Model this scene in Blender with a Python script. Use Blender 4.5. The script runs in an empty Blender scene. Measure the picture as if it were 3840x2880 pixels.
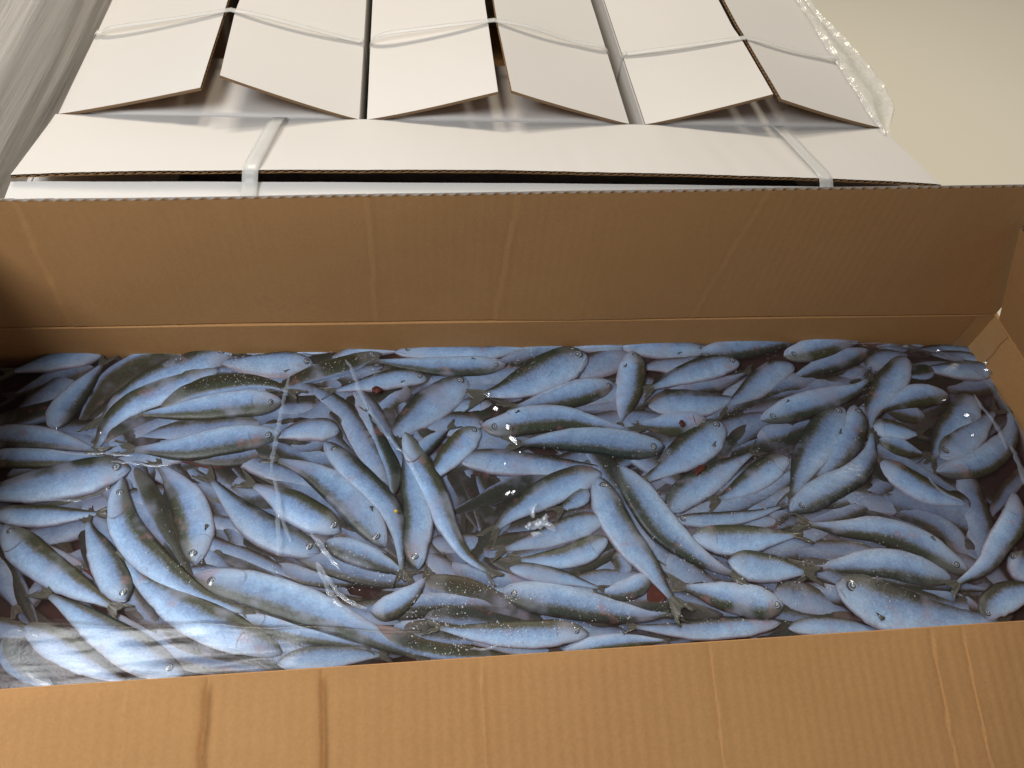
import bpy, bmesh, math, random
import numpy as np
from mathutils import Vector, Matrix, noise

S = bpy.context.scene
COL = S.collection
rnd = random.Random(7)

# ---------------------------------------------------------------- camera
FPX, HC = 2773.0, 0.55
PSI, PIT, ROL = (math.radians(a) for a in (11.1, 52.7, 7.5))
_h = Vector((math.sin(PSI), math.cos(PSI), 0)); _z = Vector((0, 0, 1))
FW = math.cos(PIT) * _h - math.sin(PIT) * _z
_r0 = Vector((math.cos(PSI), -math.sin(PSI), 0)); _u0 = _r0.cross(FW)
RT = math.cos(ROL) * _r0 + math.sin(ROL) * _u0
UP = math.cos(ROL) * _u0 - math.sin(ROL) * _r0
CAM = Vector((0, 0, HC))
cd = bpy.data.cameras.new('camera'); cam = bpy.data.objects.new('camera', cd); COL.objects.link(cam)
cd.sensor_width = 36.0; cd.lens = 26.0; cd.clip_start = 0.02; cd.clip_end = 60
m = Matrix((RT, UP, -FW)).transposed().to_4x4(); m.translation = CAM
cam.matrix_world = m
S.camera = cam

# ---------------------------------------------------------------- light
w = bpy.data.worlds.new('World'); S.world = w; w.use_nodes = True
w.node_tree.nodes['Background'].inputs[0].default_value = (0.92, 0.94, 1.0, 1)
w.node_tree.nodes['Background'].inputs[1].default_value = 0.18

def area(name, loc, target, sx, sy, power, color):
    l = bpy.data.lights.new(name, 'AREA'); l.shape = 'RECTANGLE'; l.size = sx; l.size_y = sy
    l.energy = power; l.color = color
    o = bpy.data.objects.new(name, l); COL.objects.link(o); o.location = loc
    d = Vector(target) - Vector(loc)
    o.rotation_euler = d.to_track_quat('-Z', 'Y').to_euler()
    return o
# warm ceiling lamp behind and to the left of the cartons
area('ceiling_lamp', (-0.55, 2.25, 1.45), (0.05, 0.6, 0.05), 0.55, 0.30, 25, (1.0, 0.89, 0.76))
# cool soft daylight from the left, above the photographer
area('window_light', (-0.54, 0.12, 0.88), (-0.05, 0.22, 0.0), 0.45, 0.36, 9.8, (0.93, 0.96, 1.0))
# warm ceiling panel over the pallets
area('ceiling_panel', (0.40, 2.75, 2.35), (0.4, 1.0, 0.0), 0.40, 0.40, 30, (1.0, 0.88, 0.70))
area('floor_fill_light', (2.5, 2.1, 2.4), (2.2, 2.0, 0.0), 0.4, 0.4, 28, (1.0, 0.91, 0.76))  # added fill lamp that brightens the floor on the right
S.view_settings.view_transform = 'Standard'; S.view_settings.look = 'None'
S.view_settings.exposure = -0.12; S.view_settings.gamma = 1.0
S.render.engine = 'CYCLES'

# ---------------------------------------------------------------- picture measurements -> points of the place
def ray(px, py): return FW + RT * ((px - 1920) / FPX) - UP * ((py - 1440) / FPX)
def uz(px, py, z): d = ray(px, py); return CAM + d * ((z - HC) / d.z)
def uy(px, py, y): d = ray(px, py); return CAM + d * (y / d.y)
def smooth(a, b, x):
    t = min(1.0, max(0.0, (x - a) / (b - a))); return t * t * (3 - 2 * t)

# ---------------------------------------------------------------- materials
def new_mat(name):
    mt = bpy.data.materials.new(name); mt.use_nodes = True
    nt = mt.node_tree; return mt, nt, nt.nodes['Principled BSDF']
def N(nt, typ, **kw):
    n = nt.nodes.new(typ)
    for k, v in kw.items():
        if k.startswith('i_'): n.inputs[k[2:].replace('_', ' ')].default_value = v
        else: setattr(n, k, v)
    return n
def L(nt, a, b): nt.links.new(a, b)
def ramp(nt, stops, fac=None):
    r = N(nt, 'ShaderNodeValToRGB'); e = r.color_ramp.elements
    while len(e) < len(stops): e.new(0.5)
    for k, (p, c) in enumerate(stops):
        e[k].position = p; e[k].color = (*c, 1) if len(c) == 3 else c
    if fac is not None: L(nt, fac, r.inputs[0])
    return r
def mix(nt, fac, a, b, blend='MIX'):
    n = N(nt, 'ShaderNodeMix', data_type='RGBA', blend_type=blend)
    for sock, v in ((n.inputs[0], fac), (n.inputs[6], a), (n.inputs[7], b)):
        if isinstance(v, (int, float)): sock.default_value = v
        elif isinstance(v, tuple): sock.default_value = (*v, 1)
        else: L(nt, v, sock)
    return n.outputs[2]
def math_(nt, op, a, b=0.0, c=None):
    n = N(nt, 'ShaderNodeMath', operation=op)
    for k, v in enumerate((a, b, c)):
        if v is None: continue
        if isinstance(v, (int, float)): n.inputs[k].default_value = v
        else: L(nt, v, n.inputs[k])
    return n.outputs[0]
def noise_tex(nt, vec, scale, detail=4, rough=0.55):
    n = N(nt, 'ShaderNodeTexNoise'); n.inputs['Scale'].default_value = scale
    n.inputs['Detail'].default_value = detail; n.inputs['Roughness'].default_value = rough
    if vec is not None: L(nt, vec, n.inputs['Vector'])
    return n
def mapping(nt, scale=(1, 1, 1), rot=(0, 0, 0), src='Object'):
    tc = N(nt, 'ShaderNodeTexCoord'); mp = N(nt, 'ShaderNodeMapping')
    mp.inputs['Scale'].default_value = scale; mp.inputs['Rotation'].default_value = rot
    L(nt, tc.outputs[src], mp.inputs[0]); return mp.outputs[0]
def bump(nt, b, height, strength, dist=0.001):
    n = N(nt, 'ShaderNodeBump'); n.inputs['Strength'].default_value = strength; n.inputs['Distance'].default_value = dist
    L(nt, height, n.inputs['Height']); L(nt, n.outputs[0], b.inputs['Normal']); return n

def kraft(name, c1, c2, fluted=True):
    mt, nt, b = new_mat(name)
    v = mapping(nt)
    n1 = noise_tex(nt, v, 9, 3); n2 = noise_tex(nt, v, 420, 3, 0.7); n3 = noise_tex(nt, v, 60, 4, 0.65)
    vs = mapping(nt, (700, 90, 90)); n4 = noise_tex(nt, vs, 1, 2)
    c = mix(nt, n1.outputs[0], c1, c2)
    c = mix(nt, math_(nt, 'MULTIPLY', n3.outputs[0], 0.22), c, tuple(x * 0.62 for x in c2))
    fl = ramp(nt, [(0.40, (0.93, 0.92, 0.91)), (0.60, (1.06, 1.06, 1.05))], n2.outputs[0])
    c = mix(nt, 0.55, c, fl.outputs[0], 'MULTIPLY')
    L(nt, c, b.inputs['Base Color'])
    b.inputs['Roughness'].default_value = 0.82; b.inputs['Specular IOR Level'].default_value = 0.25
    # faint ghost of the flutes under the liner
    tc = N(nt, 'ShaderNodeTexCoord'); sx = N(nt, 'ShaderNodeSeparateXYZ'); L(nt, tc.outputs['Object'], sx.inputs[0])
    xw = math_(nt, 'ADD', math_(nt, 'MULTIPLY', sx.outputs[0], 2 * math.pi / 0.0079), math_(nt, 'MULTIPLY', n3.outputs[0], 2.0))
    wv = math_(nt, 'SINE', xw)
    h = math_(nt, 'ADD', math_(nt, 'MULTIPLY', wv, 0.04 if fluted else 0.0), math_(nt, 'ADD', math_(nt, 'MULTIPLY', n2.outputs[0], 0.15), math_(nt, 'MULTIPLY', n3.outputs[0], 0.12)))
    bump(nt, b, h, 0.35, 0.0008)
    return mt
M_kraft = kraft('kraft_liner', (0.480, 0.258, 0.102), (0.420, 0.218, 0.080))
M_kraft_edge = kraft('kraft_edge', (0.24, 0.155, 0.085), (0.18, 0.11, 0.058), False)

def white_board():
    mt, nt, b = new_mat('white_liner'); v = mapping(nt)
    n1 = noise_tex(nt, v, 6, 3); n2 = noise_tex(nt, v, 260, 3, 0.6)
    c = mix(nt, n1.outputs[0], (0.66, 0.635, 0.598), (0.625, 0.60, 0.562))
    L(nt, c, b.inputs['Base Color'])
    b.inputs['Roughness'].default_value = 0.5; b.inputs['Specular IOR Level'].default_value = 0.35
    bump(nt, b, math_(nt, 'ADD', n2.outputs[0], math_(nt, 'MULTIPLY', n1.outputs[0], 3.0)), 0.12, 0.0006)
    return mt
M_white = white_board()

def plain(name, c, rough=0.5, spec=0.5, alpha=1.0, nscale=80, var=0.25, coat=0.0, bs=0.0):
    mt, nt, b = new_mat(name); v = mapping(nt); n = noise_tex(nt, v, nscale, 3)
    L(nt, mix(nt, n.outputs[0], tuple(x * (1 - var) for x in c), tuple(min(1, x * (1 + var)) for x in c)), b.inputs['Base Color'])
    b.inputs['Roughness'].default_value = rough; b.inputs['Specular IOR Level'].default_value = spec
    b.inputs['Alpha'].default_value = alpha; b.inputs['Coat Weight'].default_value = coat; b.inputs['Coat Roughness'].default_value = 0.08
    if bs: bump(nt, b, n.outputs[0], bs, 0.001)
    return mt
M_strap = plain('strap_plastic', (0.76, 0.755, 0.72), 0.32, 0.5, 0.48, 30, 0.04)
def film_mat(name, base, rough, bs):
    mt = bpy.data.materials.new(name); mt.use_nodes = True; nt = mt.node_tree; nt.nodes.remove(nt.nodes['Principled BSDF'])
    tr = N(nt, 'ShaderNodeBsdfTransparent'); gl = N(nt, 'ShaderNodeBsdfGlossy'); gl.inputs['Roughness'].default_value = rough
    fr = N(nt, 'ShaderNodeFresnel'); fr.inputs['IOR'].default_value = 1.5; mx = N(nt, 'ShaderNodeMixShader')
    nz = noise_tex(nt, mapping(nt), 500, 3); bp = N(nt, 'ShaderNodeBump'); bp.inputs['Strength'].default_value = bs; bp.inputs['Distance'].default_value = 0.001
    L(nt, nz.outputs[0], bp.inputs['Height']); L(nt, bp.outputs[0], gl.inputs['Normal'])
    L(nt, math_(nt, 'ADD', math_(nt, 'MULTIPLY', fr.outputs[0], 0.7), base), mx.inputs[0]); L(nt, tr.outputs[0], mx.inputs[1]); L(nt, gl.outputs[0], mx.inputs[2])
    L(nt, mx.outputs[0], nt.nodes['Material Output'].inputs['Surface']); return mt
M_film = film_mat('clear_film', 0.07, 0.06, 0.25)
M_filmc = plain('crease_film', (0.58, 0.68, 0.82), 0.12, 1.0, 0.26, 90, 0.1, bs=0.3)
M_filmband = film_mat('taut_film', 0.015, 0.30, 0.15)
M_film_dense = plain('folded_film', (0.74, 0.80, 0.90), 0.10, 1.0, 0.55, 400, 0.15, bs=0.6)
M_dark = plain('carton_inside_shadow', (0.30, 0.18, 0.09), 0.9, 0.2)

def fish_mat():
    mt, nt, b = new_mat('fish_skin')
    lat = N(nt, 'ShaderNodeAttribute', attribute_name='lat').outputs['Fac']
    lon = N(nt, 'ShaderNodeAttribute', attribute_name='lon').outputs['Fac']
    oi = N(nt, 'ShaderNodeObjectInfo').outputs['Random']
    cc = N(nt, 'ShaderNodeCombineXYZ'); L(nt, math_(nt, 'MULTIPLY', oi, 7.0), cc.inputs[0]); L(nt, math_(nt, 'MULTIPLY', oi, 13.0), cc.inputs[1])
    va = N(nt, 'ShaderNodeVectorMath', operation='ADD'); L(nt, mapping(nt), va.inputs[0]); L(nt, cc.outputs[0], va.inputs[1]); v = va.outputs[0]
    nA = noise_tex(nt, v, 55, 4); nB = noise_tex(nt, v, 420, 3, 0.7); nC = noise_tex(nt, v, 24, 3); nD = noise_tex(nt, v, 1500, 2, 0.6)
    # scale rows: stretched along the body
    cx = N(nt, 'ShaderNodeCombineXYZ'); L(nt, math_(nt, 'MULTIPLY', lon, 62.0), cx.inputs[0]); L(nt, math_(nt, 'MULTIPLY', lat, 9.0), cx.inputs[1])
    vor = N(nt, 'ShaderNodeTexVoronoi'); vor.inputs['Scale'].default_value = 1.0; L(nt, cx.outputs[0], vor.inputs['Vector'])
    jag = math_(nt, 'ADD', lat, math_(nt, 'MULTIPLY', math_(nt, 'SUBTRACT', nB.outputs[0], 0.5), 0.42))
    jag = math_(nt, 'ADD', jag, math_(nt, 'MULTIPLY', math_(nt, 'SUBTRACT', nA.outputs[0], 0.5), 0.40))
    jag = math_(nt, 'ADD', jag, math_(nt, 'MULTIPLY', math_(nt, 'SUBTRACT', oi, 0.5), 0.16))
    f = math_(nt, 'ADD', math_(nt, 'MULTIPLY', jag, 0.5), 0.5)
    r = ramp(nt, [(0.0, (0.36, 0.38, 0.46)), (0.10, (0.445, 0.56, 0.71)), (0.42, (0.35, 0.49, 0.69)), (0.66, (0.23, 0.315, 0.475)),
                  (0.76, (0.125, 0.15, 0.18)), (0.83, (0.042, 0.044, 0.034)), (0.91, (0.016, 0.034, 0.028)), (1.0, (0.010, 0.010, 0.010))], f)
    c = r.outputs[0]
    # some backs greener, some bluer
    back = math_(nt, 'MULTIPLY', smoothn(nt, f, 0.66, 0.84), math_(nt, 'MULTIPLY', oi, 0.38))
    c = mix(nt, back, c, (0.085, 0.082, 0.030))
    # uneven silver: brighter and duller patches
    lum = ramp(nt, [(0.30, (0.74, 0.76, 0.80)), (0.52, (1.0, 1.0, 1.0)), (0.72, (1.22, 1.20, 1.16))], noise_tex(nt, va.outputs[0], 95, 5, 0.65).outputs[0])
    c = mix(nt, 0.75, c, lum.outputs[0], 'MULTIPLY')
    # scales
    sc = ramp(nt, [(0.0, (1.16, 1.16, 1.15)), (0.75, (0.86, 0.87, 0.89))], vor.outputs['Distance'])
    c = mix(nt, 0.8, c, sc.outputs[0], 'MULTIPLY')
    # lilac sheen and pink bruising
    c = mix(nt, math_(nt, 'MULTIPLY', smoothn(nt, nC.outputs[0], 0.52, 0.70), 0.55), c, (0.34, 0.37, 0.48))
    c = mix(nt, math_(nt, 'MULTIPLY', smoothn(nt, nA.outputs[0], 0.60, 0.74), 0.42), c, (0.36, 0.20, 0.20))
    edge = smoothn(nt, math_(nt, 'MULTIPLY', lat, -1.0), 0.72, 1.0)
    c = mix(nt, math_(nt, 'MULTIPLY', edge, math_(nt, 'MULTIPLY', nA.outputs[0], 0.8)), c, (0.30, 0.17, 0.17))
    # head: greyer, with a dark gill slit and mouth
    head = smoothn(nt, math_(nt, 'ADD', lon, math_(nt, 'MULTIPLY', math_(nt, 'SUBTRACT', nA.outputs[0], 0.5), 0.08)), 0.25, 0.16)
    hc = mix(nt, smoothn(nt, jag, -0.15, 0.75), (0.36, 0.425, 0.53), (0.15, 0.16, 0.155))
    hc = mix(nt, math_(nt, 'MULTIPLY', smoothn(nt, nA.outputs[0], 0.52, 0.66), 0.5), hc, (0.36, 0.25, 0.25))
    c = mix(nt, math_(nt, 'MULTIPLY', head, math_(nt, 'ADD', 0.25, math_(nt, 'MULTIPLY', oi, 0.45))), c, hc)
    g0 = math_(nt, 'SUBTRACT', lon, math_(nt, 'SUBTRACT', 0.215, math_(nt, 'MULTIPLY', math_(nt, 'MULTIPLY', lat, lat), 0.055)))
    gill = math_(nt, 'SUBTRACT', 1.0, smoothn(nt, math_(nt, 'ABSOLUTE', g0), 0.0015, 0.0085))
    gill = math_(nt, 'MULTIPLY', gill, smoothn(nt, math_(nt, 'ABSOLUTE', lat), 0.97, 0.6))
    c = mix(nt, math_(nt, 'MULTIPLY', gill, math_(nt, 'MULTIPLY', smoothn(nt, nA.outputs[0], 0.46, 0.66), math_(nt, 'MULTIPLY', oi, 1.0))), c, (0.075, 0.040, 0.036))
    m0 = math_(nt, 'ADD', lat, math_(nt, 'ADD', 0.10, math_(nt, 'MULTIPLY', lon, 5.0)))
    mouth = math_(nt, 'MULTIPLY', math_(nt, 'SUBTRACT', 1.0, smoothn(nt, math_(nt, 'ABSOLUTE', m0), 0.02, 0.10)), smoothn(nt, lon, 0.075, 0.06))
    c = mix(nt, math_(nt, 'MULTIPLY', mouth, 0.5), c, (0.05, 0.04, 0.04))
    # tail root turns olive grey
    c = mix(nt, math_(nt, 'MULTIPLY', smoothn(nt, lon, 0.90, 1.0), 0.75), c, (0.12, 0.125, 0.095))
    c = mix(nt, math_(nt, 'MULTIPLY', smoothn(nt, nD.outputs[0], 0.60, 0.72), 0.22), c, (0.62, 0.66, 0.72))  # tiny scale glints, painted into the colour as pale specks
    hv = math_(nt, 'ADD', 0.86, math_(nt, 'MULTIPLY', oi, 0.24))
    hs = N(nt, 'ShaderNodeHueSaturation'); L(nt, hv, hs.inputs['Value']); L(nt, c, hs.inputs['Color']); hs.inputs['Saturation'].default_value = 1.15
    L(nt, hs.outputs[0], b.inputs['Base Color'])
    b.inputs['Roughness'].default_value = 0.42; b.inputs['Specular IOR Level'].default_value = 0.4
    b.inputs['Metallic'].default_value = 0.0
    # the film clings over every fish: its gloss follows the sheet, not the fish
    ge = N(nt, 'ShaderNodeNewGeometry'); mp = N(nt, 'ShaderNodeMapping'); mp.inputs['Scale'].default_value = (16, 34, 10); mp.inputs['Rotation'].default_value = (0, 0, 0.35); L(nt, ge.outputs['Position'], mp.inputs[0])
    nf = noise_tex(nt, mp.outputs[0], 1.0, 4, 0.55); nf2 = noise_tex(nt, ge.outputs['Position'], 150, 3, 0.6)
    vm = N(nt, 'ShaderNodeMix', data_type='VECTOR'); vm.inputs[0].default_value = 0.86; L(nt, ge.outputs['Normal'], vm.inputs[4]); vm.inputs[5].default_value = (0, 0, 1)
    vn = N(nt, 'ShaderNodeVectorMath', operation='NORMALIZE'); L(nt, vm.outputs[1], vn.inputs[0])
    bf = N(nt, 'ShaderNodeBump'); bf.inputs['Strength'].default_value = 0.36; bf.inputs['Distance'].default_value = 0.004
    L(nt, math_(nt, 'ADD', nf.outputs[0], math_(nt, 'MULTIPLY', nf2.outputs[0], 0.06)), bf.inputs['Height']); L(nt, vn.outputs[0], bf.inputs['Normal']); L(nt, bf.outputs[0], b.inputs['Coat Normal'])
    b.inputs['Coat Weight'].default_value = 0.48; b.inputs['Coat Roughness'].default_value = 0.20
    b.inputs['Subsurface Weight'].default_value = 0.0
    bump(nt, b, math_(nt, 'ADD', math_(nt, 'MULTIPLY', nB.outputs[0], 0.6), math_(nt, 'MULTIPLY', vor.outputs['Distance'], 0.35)), 0.28, 0.0007)
    return mt
def smoothn(nt, v, a, b):
    n = N(nt, 'ShaderNodeMapRange', interpolation_type='SMOOTHSTEP')
    if isinstance(v, (int, float)): n.inputs[0].default_value = v
    else: L(nt, v, n.inputs[0])
    if a > b:
        n.inputs[1].default_value = b; n.inputs[2].default_value = a; n.inputs[3].default_value = 1; n.inputs[4].default_value = 0
    else:
        n.inputs[1].default_value = a; n.inputs[2].default_value = b
    return n.outputs[0]
M_fish = fish_mat()

def fin_mat():
    mt, nt, b = new_mat('fin_membrane')
    lat = N(nt, 'ShaderNodeAttribute', attribute_name='lat').outputs['Fac']
    lon = N(nt, 'ShaderNodeAttribute', attribute_name='lon').outputs['Fac']
    s = math_(nt, 'SINE', math_(nt, 'MULTIPLY', lat, 46.0))
    n = noise_tex(nt, mapping(nt), 140, 3)
    c = mix(nt, smoothn(nt, s, -0.6, 0.8), (0.052, 0.055, 0.040), (0.150, 0.150, 0.100))
    c = mix(nt, math_(nt, 'MULTIPLY', n.outputs[0], 0.6), c, (0.10, 0.11, 0.115))
    L(nt, c, b.inputs['Base Color']); b.inputs['Roughness'].default_value = 0.35
    b.inputs['Coat Weight'].default_value = 0.3
    bump(nt, b, s, 0.4, 0.0006)
    return mt
M_fin = fin_mat()

def ring_mat(name, stops, rough):
    mt, nt, b = new_mat(name)
    lon = N(nt, 'ShaderNodeAttribute', attribute_name='lon').outputs['Fac']
    n = noise_tex(nt, mapping(nt), 500, 2)
    f = math_(nt, 'ADD', lon, math_(nt, 'MULTIPLY', math_(nt, 'SUBTRACT', n.outputs[0], 0.5), 0.16))
    L(nt, ramp(nt, stops, f).outputs[0], b.inputs['Base Color'])
    b.inputs['Roughness'].default_value = rough; b.inputs['Coat Weight'].default_value = 0.6; b.inputs['Coat Roughness'].default_value = 0.05
    return mt
M_eye = ring_mat('eye_iris', [(0.0, (0.30, 0.33, 0.36)), (0.55, (0.28, 0.32, 0.37)), (0.66, (0.20, 0.23, 0.27)), (0.72, (0.020, 0.035, 0.04)), (1.0, (0.10, 0.11, 0.12))], 0.25)
M_pupil = ring_mat('eye_pupil', [(0.0, (0.42, 0.46, 0.50)), (0.42, (0.30, 0.34, 0.38)), (0.60, (0.05, 0.05, 0.055)), (1.0, (0.02, 0.02, 0.022))], 0.12)

def brine_mat():
    mt, nt, b = new_mat('bloody_brine'); v = mapping(nt)
    n1 = noise_tex(nt, v, 11, 4); n2 = noise_tex(nt, v, 38, 4, 0.6); n3 = noise_tex(nt, v, 300, 3)
    c = ramp(nt, [(0.32, (0.016, 0.011, 0.011)), (0.44, (0.045, 0.018, 0.014)), (0.54, (0.080, 0.026, 0.020)), (0.68, (0.10, 0.075, 0.075))], n1.outputs[0]).outputs[0]
    c = mix(nt, smoothn(nt, n2.outputs[0], 0.46, 0.66), c, (0.085, 0.072, 0.066))
    c = mix(nt, math_(nt, 'MULTIPLY', smoothn(nt, n3.outputs[0], 0.58, 0.7), 0.3), c, (0.2, 0.17, 0.16))
    L(nt, c, b.inputs['Base Color']); b.inputs['Roughness'].default_value = 0.5; b.inputs['Specular IOR Level'].default_value = 0.25
    bump(nt, b, n2.outputs[0], 0.3, 0.002)
    return mt
M_brine = brine_mat()

M_murk = bpy.data.materials.new('murky_brine'); M_murk.use_nodes = True
_nt = M_murk.node_tree; _nt.nodes.remove(_nt.nodes['Principled BSDF'])
_pv = _nt.nodes.new('ShaderNodeVolumePrincipled'); _pv.inputs['Color'].default_value = (0.17, 0.12, 0.11, 1)
_pv.inputs['Density'].default_value = 70.0; _pv.inputs['Absorption Color'].default_value = (0.25, 0.10, 0.08, 1)
_nt.links.new(_pv.outputs[0], _nt.nodes['Material Output'].inputs['Volume'])

def wrap_mat():
    mt, nt, b = new_mat('stretch_film')
    v = mapping(nt, (1, 0.8, 24)); n = noise_tex(nt, v, 1.0, 5, 0.7)
    v2 = mapping(nt, (1, 1.8, 85)); n2 = noise_tex(nt, v2, 1.0, 4, 0.7)
    c = ramp(nt, [(0.25, (0.70, 0.675, 0.64)), (0.42, (0.85, 0.825, 0.79)), (0.62, (0.90, 0.88, 0.85)), (0.75, (0.95, 0.94, 0.92))], math_(nt, 'ADD', math_(nt, 'MULTIPLY', n.outputs[0], 0.6), math_(nt, 'MULTIPLY', n2.outputs[0], 0.4))).outputs[0]
    L(nt, c, b.inputs['Base Color']); b.inputs['Roughness'].default_value = 0.30; b.inputs['Specular IOR Level'].default_value = 0.7
    bump(nt, b, math_(nt, 'ADD', math_(nt, 'MULTIPLY', n.outputs[0], 2.2), n2.outputs[0]), 0.4, 0.004)
    return mt
M_wrap = wrap_mat()

def floor_mat():
    mt, nt, b = new_mat('painted_floor'); v = mapping(nt)
    n = noise_tex(nt, v, 1.3, 4); n2 = noise_tex(nt, v, 120, 3)
    L(nt, mix(nt, n.outputs[0], (0.88, 0.83, 0.69), (0.84, 0.79, 0.65)), b.inputs['Base Color'])
    b.inputs['Roughness'].default_value = 0.6; bump(nt, b, n2.outputs[0], 0.1, 0.001)
    return mt
M_floor = floor_mat()

# ---------------------------------------------------------------- mesh helpers
def link(name, me, mats, parent=None, smooth_=True):
    o = bpy.data.objects.new(name, me); COL.objects.link(o)
    for mt in (mats if isinstance(mats, (list, tuple)) else [mats]): me.materials.append(mt)
    if smooth_ and len(me.polygons): me.polygons.foreach_set('use_smooth', [True] * len(me.polygons))
    if parent: o.parent = parent
    return o
def mesh(name, vs, fs, mi=None):
    me = bpy.data.meshes.new(name); me.from_pydata([tuple(v) for v in vs], [], fs)
    if mi: me.polygons.foreach_set('material_index', mi)
    me.update(); return me
def attr(me, name, vals):
    a = me.attributes.new(name, 'FLOAT', 'POINT'); a.data.foreach_set('value', vals)
def empty(name, loc, label, cat, group=None, kind=None):
    o = bpy.data.objects.new(name, None); COL.objects.link(o); o.location = loc; o.empty_display_size = 0.02
    tag(o, label, cat, group, kind); bpy.context.view_layer.update(); return o
def tag(o, label=None, cat=None, group=None, kind=None):
    for k, v in (('label', label), ('category', cat), ('group', group), ('kind', kind)):
        if v: o[k] = v
    return o
def put(o, root):          # parent without moving: vertices are written in world space
    o.parent = root; o.matrix_parent_inverse = Matrix.Translation(-Vector(root.location)); return o
def box_mesh(name, lo, hi):
    x0, y0, z0 = lo; x1, y1, z1 = hi
    vs = [(x0, y0, z0), (x1, y0, z0), (x1, y1, z0), (x0, y1, z0), (x0, y0, z1), (x1, y0, z1), (x1, y1, z1), (x0, y1, z1)]
    return mesh(name, vs, [(0, 3, 2, 1), (4, 5, 6, 7), (0, 1, 5, 4), (1, 2, 6, 5), (2, 3, 7, 6), (3, 0, 4, 7)])
def slab(name, lo, hi, mat, root, bevel=0.0006):
    o = link(name, box_mesh(name, lo, hi), mat, smooth_=False)
    md = o.modifiers.new('bevel', 'BEVEL'); md.width = bevel; md.segments = 2
    return put(o, root)

# ================================================================ setting
XL, XR, YF, YB, ZT = -0.374, 0.558, 0.149, 0.444, 0.05       # inside of the brown carton
o = link('floor', mesh('floor', [(-6, -4, -0.75), (8, -4, -0.75), (8, 8, -0.75), (-6, 8, -0.75)], [(0, 1, 2, 3)]), M_floor, smooth_=False)
tag(o, kind='structure')

def grid_panel(name, root, P, nrm, nu, nv, th, mats, parent=None, flute=None, disp=None):
    """A corrugated board panel: two liners th apart, closed at the fold and the sides; the tip stays open and shows the fluting."""
    vs, fs, mi = [], [], []
    idx = lambda s, i, j: s * (nu + 1) * (nv + 1) + j * (nu + 1) + i
    for s in (1, -1):
        for j in range(nv + 1):
            for i in range(nu + 1):
                u, v = i / nu, j / nv
                n = nrm(u, v) if callable(nrm) else nrm
                p = P(u, v) + n * (s * th / 2)
                if disp: p = p + n * disp(u, v, p, s)
                vs.append(p)
    for s, k in ((0, 0), (1, 1)):
        for j in range(nv):
            for i in range(nu):
                q = (idx(s, i, j), idx(s, i + 1, j), idx(s, i + 1, j + 1), idx(s, i, j + 1))
                fs.append(q if s == 0 else q[::-1]); mi.append(k)
    for j in range(nv):
        fs.append((idx(0, 0, j), idx(0, 0, j + 1), idx(1, 0, j + 1), idx(1, 0, j))); mi.append(2)
        fs.append((idx(0, nu, j), idx(1, nu, j), idx(1, nu, j + 1), idx(0, nu, j + 1))); mi.append(2)
    for i in range(nu):
        fs.append((idx(0, i, 0), idx(1, i, 0), idx(1, i + 1, 0), idx(0, i + 1, 0))); mi.append(2)
        if not flute: fs.append((idx(0, i, nv), idx(0, i + 1, nv), idx(1, i + 1, nv), idx(1, i, nv))); mi.append(2)
    o = link(name, mesh(name, vs, fs, mi), mats, smooth_=True)
    put(o, root)
    md = o.modifiers.new('edge', 'EDGE_SPLIT'); md.split_angle = math.radians(50)
    if flute:
        length = (P(1, 1) - P(0, 1)).length; dv = 0.005 / max(1e-6, (P(0.5, 1) - P(0.5, 0)).length)
        n_w = int(length / flute * 10); vs, fs = [], []
        for k in range(n_w + 1):
            u = k / n_w; n = nrm(u, 1) if callable(nrm) else nrm
            ph = 2 * math.pi * u * length / flute + 0.5 * math.sin(u * 37) + 0.4 * math.sin(u * 91)
            a = max(-1, min(1, 1.25 * math.sin(ph))) * (th / 2 - 0.00065)
            for vv in (1 - dv, 1 - dv * 0.04 + 0.0):
                d = disp(u, 1, P(u, 1), 1) if disp else 0
                vs.append(P(u, vv) + n * (a + d))
        for k in range(n_w): fs.append((2 * k, 2 * k + 2, 2 * k + 3, 2 * k + 1))
        f = link('fluting', mesh('fluting', vs, fs), M_kraft_edge)
        md = f.modifiers.new('paper', 'SOLIDIFY'); md.thickness = 0.00045; md.offset = 0
        f.parent = o
    return o

# ================================================================ the open brown carton
open_carton = empty('open_carton', (0.1, 0.3, -0.15), 'open brown cardboard carton with raised flaps holding the bag of fish', 'cardboard box')
T = 0.004
for nm, lo, hi in (('back_wall', (XL, YB, -0.15), (XR, YB + T, ZT)), ('front_wall', (XL, YF - T, -0.15), (XR, YF, ZT)),
                   ('left_wall', (XL - T, YF - T, -0.15), (XL, YB + T, ZT)), ('right_wall', (XR, YF - T, -0.15), (XR + T, YB + T, ZT))):
    slab(nm, lo, hi, M_kraft, open_carton)
slab('base', (XL, YF, -0.154), (XR, YB, -0.15), M_kraft, open_carton)

def ghost(x, amp): return amp * (math.sin(2 * math.pi * x / 0.0079 + 1.5 * math.sin(x * 23)) * 0.35 + noise.noise((x * 90, 3.1, 0)) + 0.8 * noise.noise((x * 33, 7.7, 0)))
def back_disp(u, v, p, s):
    d = ghost(p.x, 0.00006) + 0.0016 * noise.noise((p.x * 7, p.z * 9, 1.7))
    for x0, dx, wd, am in ((uy(640, 1190, YB).x, -0.047, 0.005, 0.00028), (uy(1405, 1200, YB).x, 0.004, 0.003, 0.00025), (uy(1855, 1195, YB).x, 0.010, 0.004, 0.00025),
                           (uy(2600, 1180, YB).x, 0.022, 0.005, 0.00015), (uy(240, 1180, YB).x, 0.01, 0.01, 0.0004)):
        q = p.x - (x0 + dx * v + 0.0004 * math.sin(v * 17))
        d += am * math.exp(-(q / wd) ** 2) * (1 if q > 0 else -1)
    return d
def back_tip_z(u): return 0.1795 + 0.0235 * u
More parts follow.
